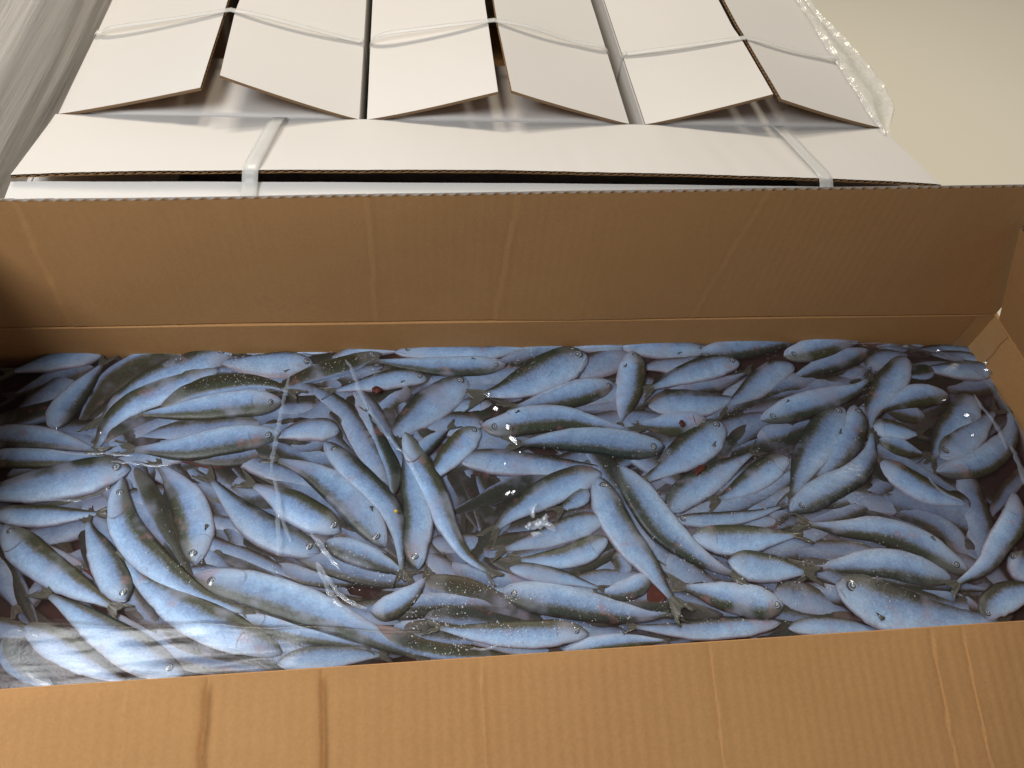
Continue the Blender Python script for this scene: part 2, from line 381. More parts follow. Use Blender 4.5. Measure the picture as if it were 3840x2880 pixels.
grid_panel('back_flap', open_carton, lambda u, v: Vector((XL + (XR - XL) * u, YB + 0.003 + 0.0005 * v, ZT + 0.0015 + (back_tip_z(u) - ZT) * v)),
           Vector((0, -1, 0)), 420, 40, 0.0036, [M_kraft, M_white, M_kraft_edge], flute=0.0092, disp=back_disp)

TF = math.radians(19)
FL = 0.15
fcre = [(uz(785, 2535, ZT).x, -0.001, 0.0022, 0.0022), (uz(1215, 2500, ZT).x, 0.004, 0.0018, 0.0018), (uz(3490, 2375, ZT).x, -0.004, 0.0035, 0.0007),
        (uz(3610, 2370, ZT).x, -0.004, 0.0035, 0.0006), (uz(2660, 2420, ZT).x, 0, 0.004, 0.0005), (uz(1800, 2470, ZT).x, 0.002, 0.003, 0.0005), (uz(480, 2560, ZT).x, 0.002, 0.006, 0.0004)]
def front_disp(u, v, p, s):
    d = ghost(p.x, 0.00024) + 0.0012 * noise.noise((p.x * 8, p.y * 10, 4.2))
    for x0, dx, wd, am in fcre:
        q = p.x - (x0 + dx * v + 0.0013 * noise.noise((v * 9, x0 * 50, 0)))
        d += am * (math.exp(-(q / wd) ** 2) if q > 0 else -1.1 * math.exp(-(q / wd / 1.3) ** 2)) * min(1, v * 12 + 0.3)
    return d * min(1, 0.15 + v * 20)
FN = Vector((0, -math.sin(TF), math.cos(TF)))
grid_panel('front_flap', open_carton, lambda u, v: Vector((XL + (XR - XL) * u, YF - 0.001 - FL * v * math.cos(TF), ZT - FL * v * math.sin(TF) + 0.0003 * math.sin(u * 40))),
           FN, 1100, 40, 0.004, [M_kraft, M_white, M_kraft_edge], flute=0.0092, disp=front_disp)
AR = math.radians(116)
grid_panel('right_flap', open_carton, lambda u, v: Vector((XR + 0.003 + 0.13 * v * math.cos(AR), YF + 0.003 + (YB - YF - 0.008) * u, ZT + 0.001 + 0.13 * v * math.sin(AR))),
           Vector((-math.sin(AR), 0, math.cos(AR))), 60, 30, 0.004, [M_kraft, M_white, M_kraft_edge], flute=0.0092, disp=lambda u, v, p, s: 0.0012 * noise.noise((p.y * 9, p.z * 9, 8)))
AL = math.radians(76)
grid_panel('left_flap', open_carton, lambda u, v: Vector((XL - 0.003 + 0.14 * v * math.cos(AL), YB - 0.005 - (YB - YF - 0.008) * u, ZT + 0.001 + 0.14 * v * math.sin(AL))),
           Vector((math.sin(AL), 0, -math.cos(AL))), 60, 30, 0.004, [M_kraft, M_white, M_kraft_edge], flute=0.0092, disp=lambda u, v, p, s: 0.0012 * noise.noise((p.y * 9, p.z * 9, 9)))
# glued tape down the inside right corner
vs = []
for k in range(9):
    z = ZT - 0.0 - 0.10 * k / 8
    vs += [(XR - 0.020 + 0.001 * math.sin(k), YB - 0.0006, z), (XR - 0.0006, YB - 0.0012, z), (XR - 0.0012, YB - 0.028 + 0.0012 * math.sin(k * 2.0), z)]
put(link('corner_tape', mesh('corner_tape', vs, [(3 * k + i, 3 * k + 1 + i, 3 * k + 4 + i, 3 * k + 3 + i) for k in range(8) for i in (0, 1)]),
         plain('paper_tape', (0.42, 0.24, 0.10), 0.35, 0.5, 1, 60, 0.12), smooth_=False), open_carton)

# ================================================================ the closed white cartons
ZL = 0.06
def ribbon(name, pts, wdir, width, mat, root, th=0.0003, lift=0.0006, n=10):
    """A strap lying along pts; wdir(t) is the direction of its width."""
    # resample with Catmull-Rom
    P = [pts[0]] + list(pts) + [pts[-1]]; c = []
    for k in range(1, len(P) - 2):
        for i in range(n):
            t = i / n; a, b, cc, d = P[k - 1], P[k], P[k + 1], P[k + 2]
            c.append(0.5 * (2 * b + (cc - a) * t + (2 * a - 5 * b + 4 * cc - d) * t * t + (3 * b - a - 3 * cc + d) * t ** 3))
    c.append(pts[-1]); vs, fs = [], []
    for k, p in enumerate(c):
        t = (c[min(k + 1, len(c) - 1)] - c[max(k - 1, 0)]).normalized()
        wv = (wdir - t * wdir.dot(t)).normalized(); nn = t.cross(wv).normalized()
        if nn.z < 0: nn = -nn
        for s in (-0.5, -0.17, 0.17, 0.5): vs.append(p + wv * (s * width) + nn * (lift ))
    for k in range(len(c) - 1):
        for i in range(3): fs.append((4 * k + i, 4 * k + i + 1, 4 * k + i + 5, 4 * k + i + 4))
    o = link(name, mesh(name, vs, fs), mat)
    md = o.modifiers.new('thick', 'SOLIDIFY'); md.thickness = th
    return put(o, root)

def flap_panel(root, hinge, front, at_strap, ys, y0, y1, strap_pull=0.0):
    """A long lid flap hinged along x = hinge; front / at_strap are (x, z) of its free edge at y0 and ys."""
    def tip(y):
        k = min(1.6, (y - y0) / (ys - y0))
        x = front[0] + (at_strap[0] - front[0]) * min(k, 1.0); z = front[1] + (at_strap[1] - front[1]) * min(k, 1.25)
        return x, z
    def P(u, v):
        y = y0 + (y1 - y0) * u * u * (0.35 + 0.65 * u) if False else y0 + (y1 - y0) * u
        tx, tz = tip(y); x = hinge + (tx - hinge) * v
        z = ZL + (tz - ZL) * (v ** 1.12)
        z -= 0.0016 * math.exp(-((y - ys) / 0.02) ** 2) * math.sin(math.pi * min(1, v * 1.0))
        return Vector((x, y, z))
    sgn = 1 if front[0] > hinge else -1
    tz = Vector((-(front[1] - ZL) * sgn, 0, abs(front[0] - hinge))).normalized()
    nm = 'lid_flap'
    if sgn > 0: Q = lambda u, v: P(1 - u, v)
    else: Q = P
    return grid_panel(nm, root, Q, tz, 90, 14, 0.0033, [M_white, M_kraft, M_kraft_edge], flute=0.0085,
                      disp=lambda u, v, p, s: 0.0007 * noise.noise((p.x * 12, p.y * 9, hinge * 9)))

Y3 = 0.738
def carton_walls(root, x0, x1, y0, y1, zb=-0.30):
    t = 0.004
    slab('front_wall', (x0, y0, zb), (x1, y0 + t, ZL - 0.002), M_white, root)
    slab('back_wall', (x0, y1 - t, zb), (x1, y1, ZL - 0.002), M_white, root)
    slab('left_wall', (x0, y0 + t, zb), (x0 + t, y1 - t, ZL - 0.002), M_white, root)
    slab('right_wall', (x1 - t, y0 + t, zb), (x1, y1 - t, ZL - 0.002), M_white, root)
    slab('base', (x0 + t, y0 + t, zb), (x1 - t, y1 - t, zb + t), M_kraft, root)

def end_flap_y(root, x0, x1, y0):
    """The short inner flap folded in from the front edge, with its rounded white fold."""
    def P(u, v):
        x = x0 + 0.004 + (x1 - x0 - 0.008) * u
        if v < 0.12:
            a = v / 0.12 * math.pi / 2; return Vector((x, y0 + 0.002 + 0.005 * (1 - math.cos(a)) - 0.0, ZL - 0.0045 + 0.005 * math.sin(a)))
        k = (v - 0.12) / 0.88
        return Vector((x, y0 + 0.007 + 0.135 * k, ZL + 0.0005 - 0.012 * k - 0.004 * math.sin(math.pi * u) * k))
    grid_panel('end_flap', root, P, Vector((0, -0.25, 0.97)).normalized(), 60, 24, 0.0034, [M_white, M_kraft, M_kraft_edge],
               disp=lambda u, v, p, s: 0.0008 * noise.noise((p.x * 11, p.y * 11, 3)))

def xz(px, py, y): p = uy(px, py, y); return (p.x, p.z)
back_cartons = [
    ('white carton with a wide dark gap between its flaps, left of the back row', -0.379, -0.065, (755, 330), (842, 52), (825, 283), (880, 52), 0.895,
     [(368, 138), (385, 122), (430, 104), (640, 74), (842, 42), (880, 42), (1000, 66), (1280, 150), (1345, 182)]),
    ('closed white carton in the middle of the back row of strapped cartons', -0.0575, 0.2417, (1868, 345), (1831, 92), (1917, 340), (1864, 92), 0.894,
     [(1376, 165), (1395, 143), (1440, 130), (1560, 112), (1831, 80), (1864, 80), (1990, 104), (2150, 160), (2268, 212)]),
    ('white carton with nearly touching flaps beside the crumpled film, right in back row', 0.260, 0.556, (2897, 353), (2780, 152), (2925, 372), (2797, 152), 0.884,
     [(2352, 214), (2375, 203), (2430, 194), (2600, 170), (2780, 148), (2797, 148), (2900, 168), (3060, 220), (3150, 262)])]
for lab, x0, x1, fl, sl, fr, sr, ys, st in back_cartons:
    root = empty('white_carton', ((x0 + x1) / 2, Y3, -0.3), lab, 'cardboard box', 'white cartons in the back row')
    carton_walls(root, x0, x1, Y3, 1.65)
    end_flap_y(root, x0, x1, Y3)
    flap_panel(root, x0 + 0.001, xz(*fl, Y3), xz(*sl, ys), ys, Y3 - 0.002, 1.64)
    flap_panel(root, x1 - 0.001, xz(*fr, Y3), xz(*sr, ys), ys, Y3 - 0.002, 1.64)
    pts = [uy(a, b, ys) for a, b in st]
    (lx, lz), (rx, rz) = xz(*sl, ys), xz(*sr, ys)
    for q in pts:
        k = (q.x - x0) / (lx - x0) if q.x < lx else (x1 - q.x) / (x1 - rx)
        q.z = max(q.z, ZL + ((lz if q.x < lx else rz) - ZL) * min(1, max(0, k)) + 0.0026)
    pts = [q for q in pts if x0 + 0.004 < q.x < x1 - 0.006]
    pts = [Vector((x0 - 0.001, ys, ZL - 0.03)), Vector((x0 + 0.001, ys, ZL + 0.002))] + pts + [Vector((x1 - 0.001, ys, ZL + 0.003)), Vector((x1 + 0.0015, ys, ZL - 0.03))]
    ribbon('strap', pts, Vector((0, 1, 0)), 0.0095, M_strap, root)

root = empty('white_carton', (0.09, 0.6, -0.3), 'long white carton lying crosswise behind the brown box with two straps', 'cardboard box')
FX0, FX1, FY0, FY1 = -0.381, 0.5546, 0.456, 0.736
carton_walls(root, FX0, FX1, FY0, FY1)
bow = lambda u: math.sin(math.pi * min(1, max(0, u))) ** 0.7
def fb(u, v):
    tz = 0.0885 + 0.0095 * bow(u) + 0.002 * (1 - u); dz = tz - ZL; dy = math.sqrt(0.1445 ** 2 - dz ** 2)
    xa, xb = FX0 + 0.010 * v, FX1 - 0.007 * v
    return Vector((xa + (xb - xa) * u, FY1 - 0.001 - dy * v, ZL + dz * v ** 1.08))
fbn = Vector((0, 0.22, 0.975)).normalized()
grid_panel('lid_flap', root, lambda u, v: fb(1 - u, v), fbn, 260, 18, 0.0033, [M_white, M_kraft, M_kraft_edge], flute=0.0085,
           disp=lambda u, v, p, s: 0.0008 * noise.noise((p.x * 10, p.y * 14, 5)) + 0.0003 * noise.noise((p.x * 60, p.y * 8, 2)))
def ff(u, v):
    tz = 0.0835 + 0.0035 * bow(u); dz = tz - ZL; dy = math.sqrt(0.139 ** 2 - dz ** 2)
    xa, xb = FX0 + 0.008 * v, FX1 - 0.003 * v
    return Vector((xa + (xb - xa) * u, FY0 + dy * v, ZL + dz * v))
grid_panel('lid_flap', root, ff, Vector((0, -0.17, 0.985)).normalized(), 200, 12, 0.0033, [M_white, M_kraft, M_kraft_edge], flute=0.0085,
           disp=lambda u, v, p, s: 0.0006 * noise.noise((p.x * 10, p.y * 14, 6)))
slab('end_flap', (FX0 + 0.005, FY0 + 0.006, ZL - 0.006), (FX0 + 0.14, FY1 - 0.006, ZL - 0.002), M_white, root)
slab('end_flap', (FX1 - 0.14, FY0 + 0.006, ZL - 0.006), (FX1 - 0.003, FY1 - 0.006, ZL - 0.002), M_white, root)
for xt, xm, xe in ((-0.150, -0.1575, -0.1595), (0.4165, 0.4148, 0.4170)):
    u0 = (xm - FX0) / (FX1 - FX0)
    pts = [Vector((xt, FY1 + 0.001, ZL - 0.02)), Vector((xt, FY1 - 0.002, ZL + 0.0025)), fb(u0, 0.25) + Vector((0, 0, 0.0065)), fb(u0, 0.6) + Vector((0, 0, 0.0055)),
           fb(u0, 0.97) + Vector((0, 0, 0.0028)), ff(u0, 0.93) + Vector((0, 0, 0.004)), ff(u0, 0.5) + Vector((0, 0, 0.003)), ff(u0, 0.0) + Vector((0, 0, 0.003)), Vector((xe, FY0 - 0.002, ZL - 0.03))]
    for k, q in enumerate(pts):
        if 1 < k < 5: q.x = xt + (xm - xt) * (k - 1) / 3
        elif k >= 5: q.x = xe
    ribbon('strap', pts, Vector((1, 0, 0)), 0.0145, M_strap, root)

# ================================================================ stretch film
def crumple(p, a, f, s): return a * (noise.noise((p.x * f, p.y * f, p.z * f + s)) + 0.5 * noise.noise((p.x * f * 2.7, p.y * f * 2.7, s)))
root = empty('wrapped_load', (-0.46, 1.0, -0.3), 'neighbouring load wrapped in streaky stretch film at the far left', 'pallet load')
vs, fs = [], []; nu, nv = 120, 90
for j in range(nv + 1):
    for i in range(nu + 1):
        y, z = 0.42 + 1.4 * i / nu, -0.5 + 0.70 * j / nv
        x = -0.43 - 0.018 * (1 - j / nv) + 0.006 * noise.noise((y * 2.2, z * 60, 0)) + 0.004 * noise.noise((y * 1.2, z * 25, 5)) + 0.003 * noise.noise((y * 5, z * 140, 2))
        vs.append((x, y, z))
for j in range(nv):
    for i in range(nu): a = j * (nu + 1) + i; fs.append((a, a + nu + 1, a + nu + 2, a + 1))
put(link('film_sheet', mesh('film_sheet', vs, fs), M_wrap), root)
slab('carton_stack', (-0.85, 0.43, -0.72), (-0.475, 1.8, 0.19), M_white, root)

root = empty('stretch_wrap', (0.58, 0.9, 0.06), 'crumpled clear stretch wrap bulging from the right side of the white cartons', 'plastic film')
M_wrapc = plain('crumpled_film', (0.86, 0.84, 0.80), 0.14, 0.8, 0.38, 200, 0.2, bs=0.5)
vs, fs = [], []; nu, nv = 150, 26
for i in range(nu + 1):
    t = i / nu; y = 0.715 + 0.93 * t
    wd = 0.006 + 0.040 * smooth(0.0, 0.10, t) * (1 - 0.72 * smooth(0.16, 0.42, t))
    for j in range(nv + 1):
        k = j / nv; a = k * math.pi * 0.95
        p = Vector((0.545 + (wd + 0.008) * min(1, k / 0.75), y, 0.0655 - 0.006 * k - 0.30 * max(0, k - 0.7) ** 1.3 + 0.004 * math.sin(a * 3)))
        p.x += crumple(p, 0.0025, 40, 1); p.z += crumple(p, 0.0022, 45, 9); p.y += crumple(p, 0.002, 50, 4)
        vs.append(p)
for i in range(nu):
    for j in range(nv): a = i * (nv + 1) + j; fs.append((a, a + 1, a + nv + 2, a + nv + 1))
put(link('film_sheet', mesh('film_sheet', vs, fs), M_wrapc, smooth_=False), root)

# ================================================================ the fish
TILE = {'A': (0, 1200), 'B': (960, 1200), 'C': (1920, 1200), 'D': (2880, 1200), 'E': (0, 1900), 'F': (960, 1900), 'G': (1920, 1800), 'H': (2880, 1800)}
def zbag(x, y):
    dx = max(0.0, (x - 0.455) / 0.10); dy = max(0.0, (y - 0.335) / 0.105); dl = max(0.0, (0.20 - y) / 0.05)
    z = 0.020 - 0.006 * max(0.0, (dx * dx + dy * dy) ** 0.5 - 0.35) ** 2 * (1 if dx > 0 else 0.0)
    z -= 0.010 * dl * dl + 0.008 * max(0, (y - 0.425) / 0.02) ** 2 * 0.3
    if dx > 0: z -= 0.004 * dx * dx
    return max(z, -0.03) + 0.0016 * noise.noise((x * 9, y * 9, 0.5))
def onbag(px, py, off):
    z = 0.02 + off
    for _ in range(4):
        p = uz(px, py, z); z = zbag(p.x, p.y) + off
    return uz(px, py, z)

# tile, centre line head -> tail, depth of body, side of the back, layer, roll, flags, label
FISH = [
 ('A','880,290 560,340 140,440',150,'U',0,5,'n','shaded pale fish in the far left corner, nearest the back wall'),
 ('A','800,420 480,520 150,640',150,'D',1,20,'n','shaded fish lying just under the palest fish of the far left corner'),
 ('A','640,500 340,720 60,900',200,'U',1,10,'n','lilac grey fish slanting down to the left edge above the rust red pool'),
 ('A','490,940 530,800 680,620 870,400',185,'R',0,12,'n','curved pale fish with a glinting lower end beside the rust red pool'),
 ('A','1700,270 1250,400 980,540 800,740 700,900',240,'R',1,55,'n','broad olive backed fish bending down at the upper left'),
 ('A','2000,270 1700,390 1300,540 1040,690 900,850',200,'U',0,22,'','long fish with head near the back edge left of centre, body sweeping down left'),
 ('A','1870,430 1500,570 1180,710 960,890 830,1110',190,'U',0,35,'n','olive and pale fish bent in an arc towards the grey tails at left'),
 ('A','1300,790 1060,920 950,1110',130,'L',2,10,'n','thin pale fish end beside the arc of the bent olive fish'),
 ('A','2425,715 2100,725 1700,775 1250,815',200,'D',0,14,'','plump fish with round eye under the dark arched back, left of centre'),
 ('A','2400,640 2050,615 1640,700',140,'U',1,0,'n','pale lens shaped belly between the dark arched back and the plump fish'),
 ('A','1400,760 1560,660 1750,580 2100,535 2350,560 2500,620',150,'U',0,70,'n','dark arched fish back left of the plastic crease'),
 ('A','1800,490 2000,480 2300,520 2700,560',150,'U',2,60,'','olive head peering out just above the dark arched back'),
 ('B','490,385 250,395 0,400 -300,370',190,'U',0,-25,'','pinkish lilac fish with red scratches near the back edge'),
 ('A','1230,310 1500,290 1900,255 2300,220',130,'U',1,10,'','slim fish with bloody snout pointing left along the back edge'),
 ('A','1330,260 1180,275 1000,290',90,'U',2,0,'n','short pale bit of fish at the back edge left of the bloody snout'),
 ('A','960,200 1000,340 900,480',130,'L',2,70,'n','small dark upright fish at the back edge in the left corner'),
 ('A','2300,900 2000,930 1500,975 1040,1030',190,'U',1,22,'n','pale fish whose flank lies above a pink belly line, left'),
 ('A','2405,985 1950,1050 1600,1110 1180,1120',210,'D',0,16,'','broad fish with pink belly line and olive lower edge, left'),
 ('A','-200,1010 200,1010 560,1060 820,1130',190,'D',0,8,'n','upper of two pale fish ends entering from the left frame edge'),
 ('A','-200,1190 200,1195 600,1205 900,1190',150,'D',0,10,'n','lower of two pale ends entering from the left frame edge'),
 ('A','1115,1290 880,1325 500,1400 100,1470 -250,1520',265,'U',0,16,'','large fish at the left edge with its head turned to the right'),
 ('A','985,1440 800,1480 560,1545 300,1600',120,'D',1,10,'','small pinkish head tucked under the large fish at the left edge'),
 ('E','1060,-240 1030,-60 1100,200 1330,480 1700,760 2100,900',265,'R',0,25,'','long pale bellied fish curving down beside the double dark back'),
 ('E','1170,-330 1330,-50 1480,250 1590,480 1680,640',170,'R',0,80,'n','dark olive fish seen from above, slanting down at left'),
 ('E','1690,490 1700,250 1620,-50 1480,-250 1370,-360',285,'L',0,14,'','wide pale fish hanging head down with a ringed eye, left of centre'),
 ('F','545,400 320,320 60,190 -150,30 -280,-110 -380,-220',250,'U',0,16,'','fish with a ringed eye lying under the one with the black pupil'),
 ('F','725,215 600,150 380,30 140,-110 -20,-180',240,'U',0,14,'','fish with a large black pupil, left of centre'),
 ('F','1110,340 960,120 720,-130 480,-300 200,-400',250,'L',0,16,'','fish with its head just left of the tangle of dark tails, eye clear'),
 ('B','600,1060 720,1190 960,1420 1160,1640 1240,1880 1260,2160',200,'R',0,28,'','slender fish with a rotten eye, running down through the middle left'),
 ('B','1150,1480 1020,1210 870,960 730,740 560,610',225,'R',1,12,'n','long pale fish behind the dark crease of film'),
 ('B','1020,900 850,720 660,620',100,'R',2,20,'n','thin pale fish strip beside the upper end of the film crease'),
 ('F','1400,530 1385,330 1400,100 1330,-250 1290,-500',220,'L',0,8,'','upright pale fish with head down and a red gill line'),
 ('B','1290,980 1350,1130 1440,1300 1570,1560 1660,1790 1810,2030 2000,2170',195,'R',0,26,'n','very long slim fish running from the centre down to the dark tails'),
 ('B','1190,1500 1190,1300 1110,1110 1020,900 960,790',120,'R',0,65,'n','grey tailed fish lying under the film crease at the middle left'),
 ('B','1825,515 1650,640 1400,825 1220,975 1120,1070',250,'U',0,18,'','big pale fish slanting up to the right in the middle, dark back above'),
 ('B','1360,550 1200,660 1090,840 1050,930',200,'R',1,15,'n','pale wedge of belly left of the big slanting fish'),
 ('B','1470,510 1250,505 1000,550 690,610',140,'U',0,4,'','fish with its head to the right under the dark band near the back'),
 ('B','1070,295 800,380 500,465 250,560 100,620',150,'U',0,78,'','olive fish seen from above just behind the film crease'),
 ('B','-100,245 300,255 700,245 960,215',100,'U',0,0,'n','pale strip of fish against the back edge, left of centre'),
 ('B','530,335 200,310 -100,290',95,'U',1,0,'n','small bruised belly under the pale strip at the back edge'),
 ('B','660,345 900,275 1200,230 1520,215',115,'U',0,2,'n','lilac crescent of belly at the back edge, outlined in black'),
 ('B','1210,278 1400,275 1750,285 2050,275 2300,225 2460,200',145,'U',0,8,'','fish facing left along the back edge with olive snout'),
 ('B','2155,385 1950,400 1600,405 1250,375 1060,355',155,'D',0,14,'','fish facing right with a staring eye, second from the back edge'),
 ('B','1000,410 1300,430 1750,510',120,'U',2,75,'n','dark back under the fish with the staring eye'),
 ('B','1095,400 900,425 640,490 430,550',95,'U',1,45,'','small grey head under the olive fish near the back'),
 ('B','710,960 450,950 170,1010',165,'U',0,-10,'n','pale oval belly with scale rows beside the film crease'),
 ('B','565,760 400,770 150,790 -150,800',130,'U',1,5,'','pinkish head beside the film crease'),
 ('B','410,640 600,720 760,860',90,'R',1,70,'n','slim dark fish arching over the pinkish head'),
 ('B','620,1075 400,1130 150,1140',140,'D',1,28,'n','olive scaled fish under the pale oval belly'),
 ('A','1950,1190 2070,1185 2300,1190',100,'U',2,20,'','tiny head above the dark red pool, left'),
 ('B','2060,765 1900,745 1650,765 1480,800',145,'U',1,0,'n','pale fish with a wide gill cover left of the glints'),
 ('B','1985,920 1800,905 1550,920 1360,955',190,'U',1,10,'','fish with dark eye left of the row of glints'),
 ('B','1380,1200 1500,1065 1660,945',120,'R',0,15,'tn','fish showing a green fan tail left of the row of glints'),
 ('B','1930,950 1820,1030 1680,1180 1580,1295 1490,1400',200,'U',0,4,'','fish with reddened cheek pointing up to the right, centre'),
 ('C','-255,915 -100,920 150,865 450,850 750,905 1010,955',195,'D',0,20,'','fish crossing the centre with a blue dark lower edge, above the longest flank'),
 ('C','1305,1090 1100,1090 700,1040 350,1040 80,1070',215,'D',0,14,'','long fish in the centre facing right with cloudy eye'),
 ('C','-470,1205 -250,1215 100,1245 450,1275 830,1285',175,'U',0,6,'n','pale fish pointing left with its tail fin at the centre'),
 ('B','1720,1250 1850,1340 1950,1500 1990,1620 2010,1900',150,'R',1,25,'n','curved olive edged fish below the reddened cheek'),
 ('B','1960,1560 1850,1740 1800,1920',130,'L',2,5,'n','short pale fish left of the dark tails in the lower centre'),
 ('C','760,1325 500,1400 250,1520 0,1680 -130,1800',225,'U',0,18,'n','long fish slanting to lower left, right of the big glint'),
 ('G','790,330 500,425 200,530 -60,600',205,'U',0,2,'n','pale fish slanting left with torn white film on it'),
 ('G','650,90 520,185 430,250',150,'U',0,40,'tn','fish with a dark fan tail right of the torn film'),
 ('G','740,-20 780,100 860,300 1010,540 1190,760 1310,930 1380,1030',225,'R',0,16,'t','long fish running down from the centre to a yellowish tail'),
 ('G','930,-110 1080,100 1280,380 1500,580 1740,735 1900,810',235,'L',0,18,'tn','big fish right of the long one, ending in a fanned grey tail'),
 ('G','810,510 550,640 300,690 70,690',180,'U',0,24,'n','olive and white fish arched like a leaf, lower centre'),
 ('G','-10,760 200,800 450,850 740,930',135,'U',0,18,'n','lilac grey fish below the leaf shaped one'),
 ('G','910,620 950,740 930,880',150,'L',1,20,'n','small upright patch of fish right of the leaf shaped one'),
 ('G','1190,820 1050,930 880,975 720,965',165,'D',0,16,'n','pale crescent of belly left of the dark red triangle'),
 ('G','-95,970 100,990 400,1040 800,1120 1150,1165 1340,1150',240,'D',0,18,'','big white fish facing left below the dark red triangle'),
 ('G','20,1140 250,1210 600,1270',150,'U',2,75,'','murky head with faint eye under the big white fish'),
 ('G','1310,640 1500,790 1750,900',210,'U',1,22,'n','olive backed fish tucked under the fanned grey tail'),
 ('G','2335,1085 2100,1055 1800,1000 1500,930',255,'D',0,10,'','thick pale fish facing right with ringed eye near the front edge'),
 ('G','2300,1235 1950,1270 1500,1300 1080,1270',160,'U',0,8,'n','lilac fish along the front edge below the thick pale fish'),
 ('G','650,1330 440,1315 150,1330 -300,1320 -620,1280',210,'U',0,18,'','fish facing right at the front edge, eye ringed, left of the lilac fish'),
 ('G','460,1470 800,1410 1050,1390 1310,1390',130,'D',0,10,'n','slim pale fish end pressed to the front edge'),
 ('F','1460,940 1800,930 2200,1000 2600,1110',190,'U',1,62,'n','blue dark back with bubbles, upper of the stack near the front'),
 ('F','1280,1050 1700,1090 2240,1120',190,'U',1,66,'n','blue dark back with bubbles, middle of the stack near the front'),
 ('F','1430,640 1800,705 2150,840 2420,1010',190,'U',1,72,'n','olive back under the dark tails near the front'),
 ('F','1000,1050 1400,1190 1800,1255 2300,1270',160,'U',0,64,'n','dark back pressed against the front flap edge, middle'),
 ('F','1000,910 1180,865 1350,745 1460,620',195,'D',0,6,'n','cut pale fish curving up to the tangle of dark tails'),
 ('F','610,310 850,400 1080,490 1280,580',195,'D',0,34,'n','blue and golden backed fish below the fish with the black pupil'),
 ('F','150,480 400,605 700,645 1020,640',135,'D',1,4,'n','thin white fish strip above the big spotted back, left of centre'),
 ('E','1685,600 1880,645 2200,730 2600,860 3000,1015 3350,1180 3610,1290',300,'D',0,22,'','largest fish in front, eye clouded, running down right to the front edge'),
 ('E','50,160 130,285 350,480 620,670 850,795 960,860',275,'R',0,16,'','plump fish at the left edge with its head up, lower left'),
 ('E','-60,60 250,80 550,80 840,60',165,'U',0,2,'tn','pale fish with an olive tail fin pointing right at the left edge'),
 ('E','1085,810 1010,660 900,450 800,250 760,130',265,'R',0,18,'','fish hanging head down right of the dark red patch, lower left'),
 ('E','470,230 530,350 640,480',180,'R',2,50,'','murky head sunk in the red liquid at lower left'),
 ('E','2420,1260 2200,1170 1800,1000 1450,800 1210,610 1100,450',295,'U',0,20,'tn','long white fish under the double dark back, its tail standing up'),
 ('E','1575,1450 1400,1385 1150,1240 850,1050 600,880 430,770',300,'U',0,12,'','big shiny fish at the front left with spiral ringed eye'),
 ('E','950,930 1200,1140 1600,1300 2000,1390 2320,1420',220,'D',1,5,'n','silvery flank between the two biggest fish at front left'),
 ('E','230,1040 500,1190 800,1370 1070,1510',265,'U',0,22,'n','blue spotted fish in the bright light at front left'),
 ('E','40,1150 150,1340 460,1570',225,'R',0,55,'n','dark backed fish in the bright light at the left front corner'),
 ('E','-130,440 20,620 130,860',230,'L',1,0,'n','pale fish end cut by the left frame edge, lower left'),
 ('E','720,500 560,610 400,730',130,'D',1,50,'tn','fish with a grey wedge of tail at lower left'),
 ('E','-250,990 50,1050 360,1110',170,'U',1,15,'n','brightly lit fish end at the left frame edge in front'),
 ('F','-150,940 150,1040 500,1120 930,1200',150,'D',0,20,'n','narrow fish with a white upper edge below the largest fish'),
 ('F','200,1350 500,1310 800,1285 1070,1280',190,'U',0,14,'n','teal shimmering fish at the front edge left of centre'),
 ('F','-120,1120 200,1190 520,1270',140,'U',1,12,'n','lilac fish between the narrow one and the teal shimmering one'),
 ('C','645,310 500,355 250,475 0,590 -230,645',270,'U',0,20,'','broad fish with gold flecked back facing up right, centre back'),
 ('C','525,240 350,270 100,320 -160,390',150,'D',1,20,'','fish head just behind the gold flecked back'),
 ('C','1000,290 800,370 550,470 370,570',215,'U',1,-15,'n','lilac fish right of the gold flecked back'),
 ('C','885,560 720,595 450,660 200,720 40,755',195,'D',0,10,'','pale pointed fish facing right with spiral eye ring, centre'),
 ('C','1040,275 1045,400 1010,600 965,780 935,900',215,'R',0,14,'','upright fish with its head at the top, centre right'),
 ('C','900,630 850,790 800,870',110,'L',2,0,'n','small pale piece left of the upright fish'),
 ('C','965,240 800,232 600,220 290,185',100,'U',0,4,'n','slim fish with dark gill against the back edge, centre'),
 ('C','1690,255 1450,255 1150,240 900,195 640,160',145,'U',0,8,'','long fish facing right along the back edge, right of centre'),
 ('C','2060,150 1700,185 1300,175 1130,160',80,'U',0,80,'n','narrow dark back touching the back wall, right of centre'),
 ('C','1640,285 1900,255 2200,205 2520,145',175,'D',0,16,'n','fish with dark lower edge slanting up to the back wall at right'),
 ('C','1620,350 1450,385 1250,400 1120,420',135,'U',1,4,'n','bruised pale fish right of the upright fish'),
 ('C','1955,370 1750,400 1450,490 1220,585',185,'U',0,10,'','fish facing right above the rusty clot, centre right'),
 ('C','1350,625 1600,590 1850,530 2010,465',125,'D',1,5,'tn','narrow fish with green tail under the one above the rusty clot'),
 ('C','1190,745 1400,725 1700,720 1920,680',195,'U',0,14,'n','thick lilac fish just below the rusty clot'),
 ('C','2425,395 2250,465 2050,625 1850,745',195,'U',0,4,'n','smooth pale fish pointing up right, right of centre'),
 ('C','1690,885 1500,890 1300,915 1090,900',185,'D',0,12,'','fish with a small red wound behind its dark eye, centre right'),
 ('C','1805,890 1680,1010 1500,1155 1300,1295 1160,1380',290,'U',0,14,'','broad pale fish slanting down left with a rusty wound, centre right'),
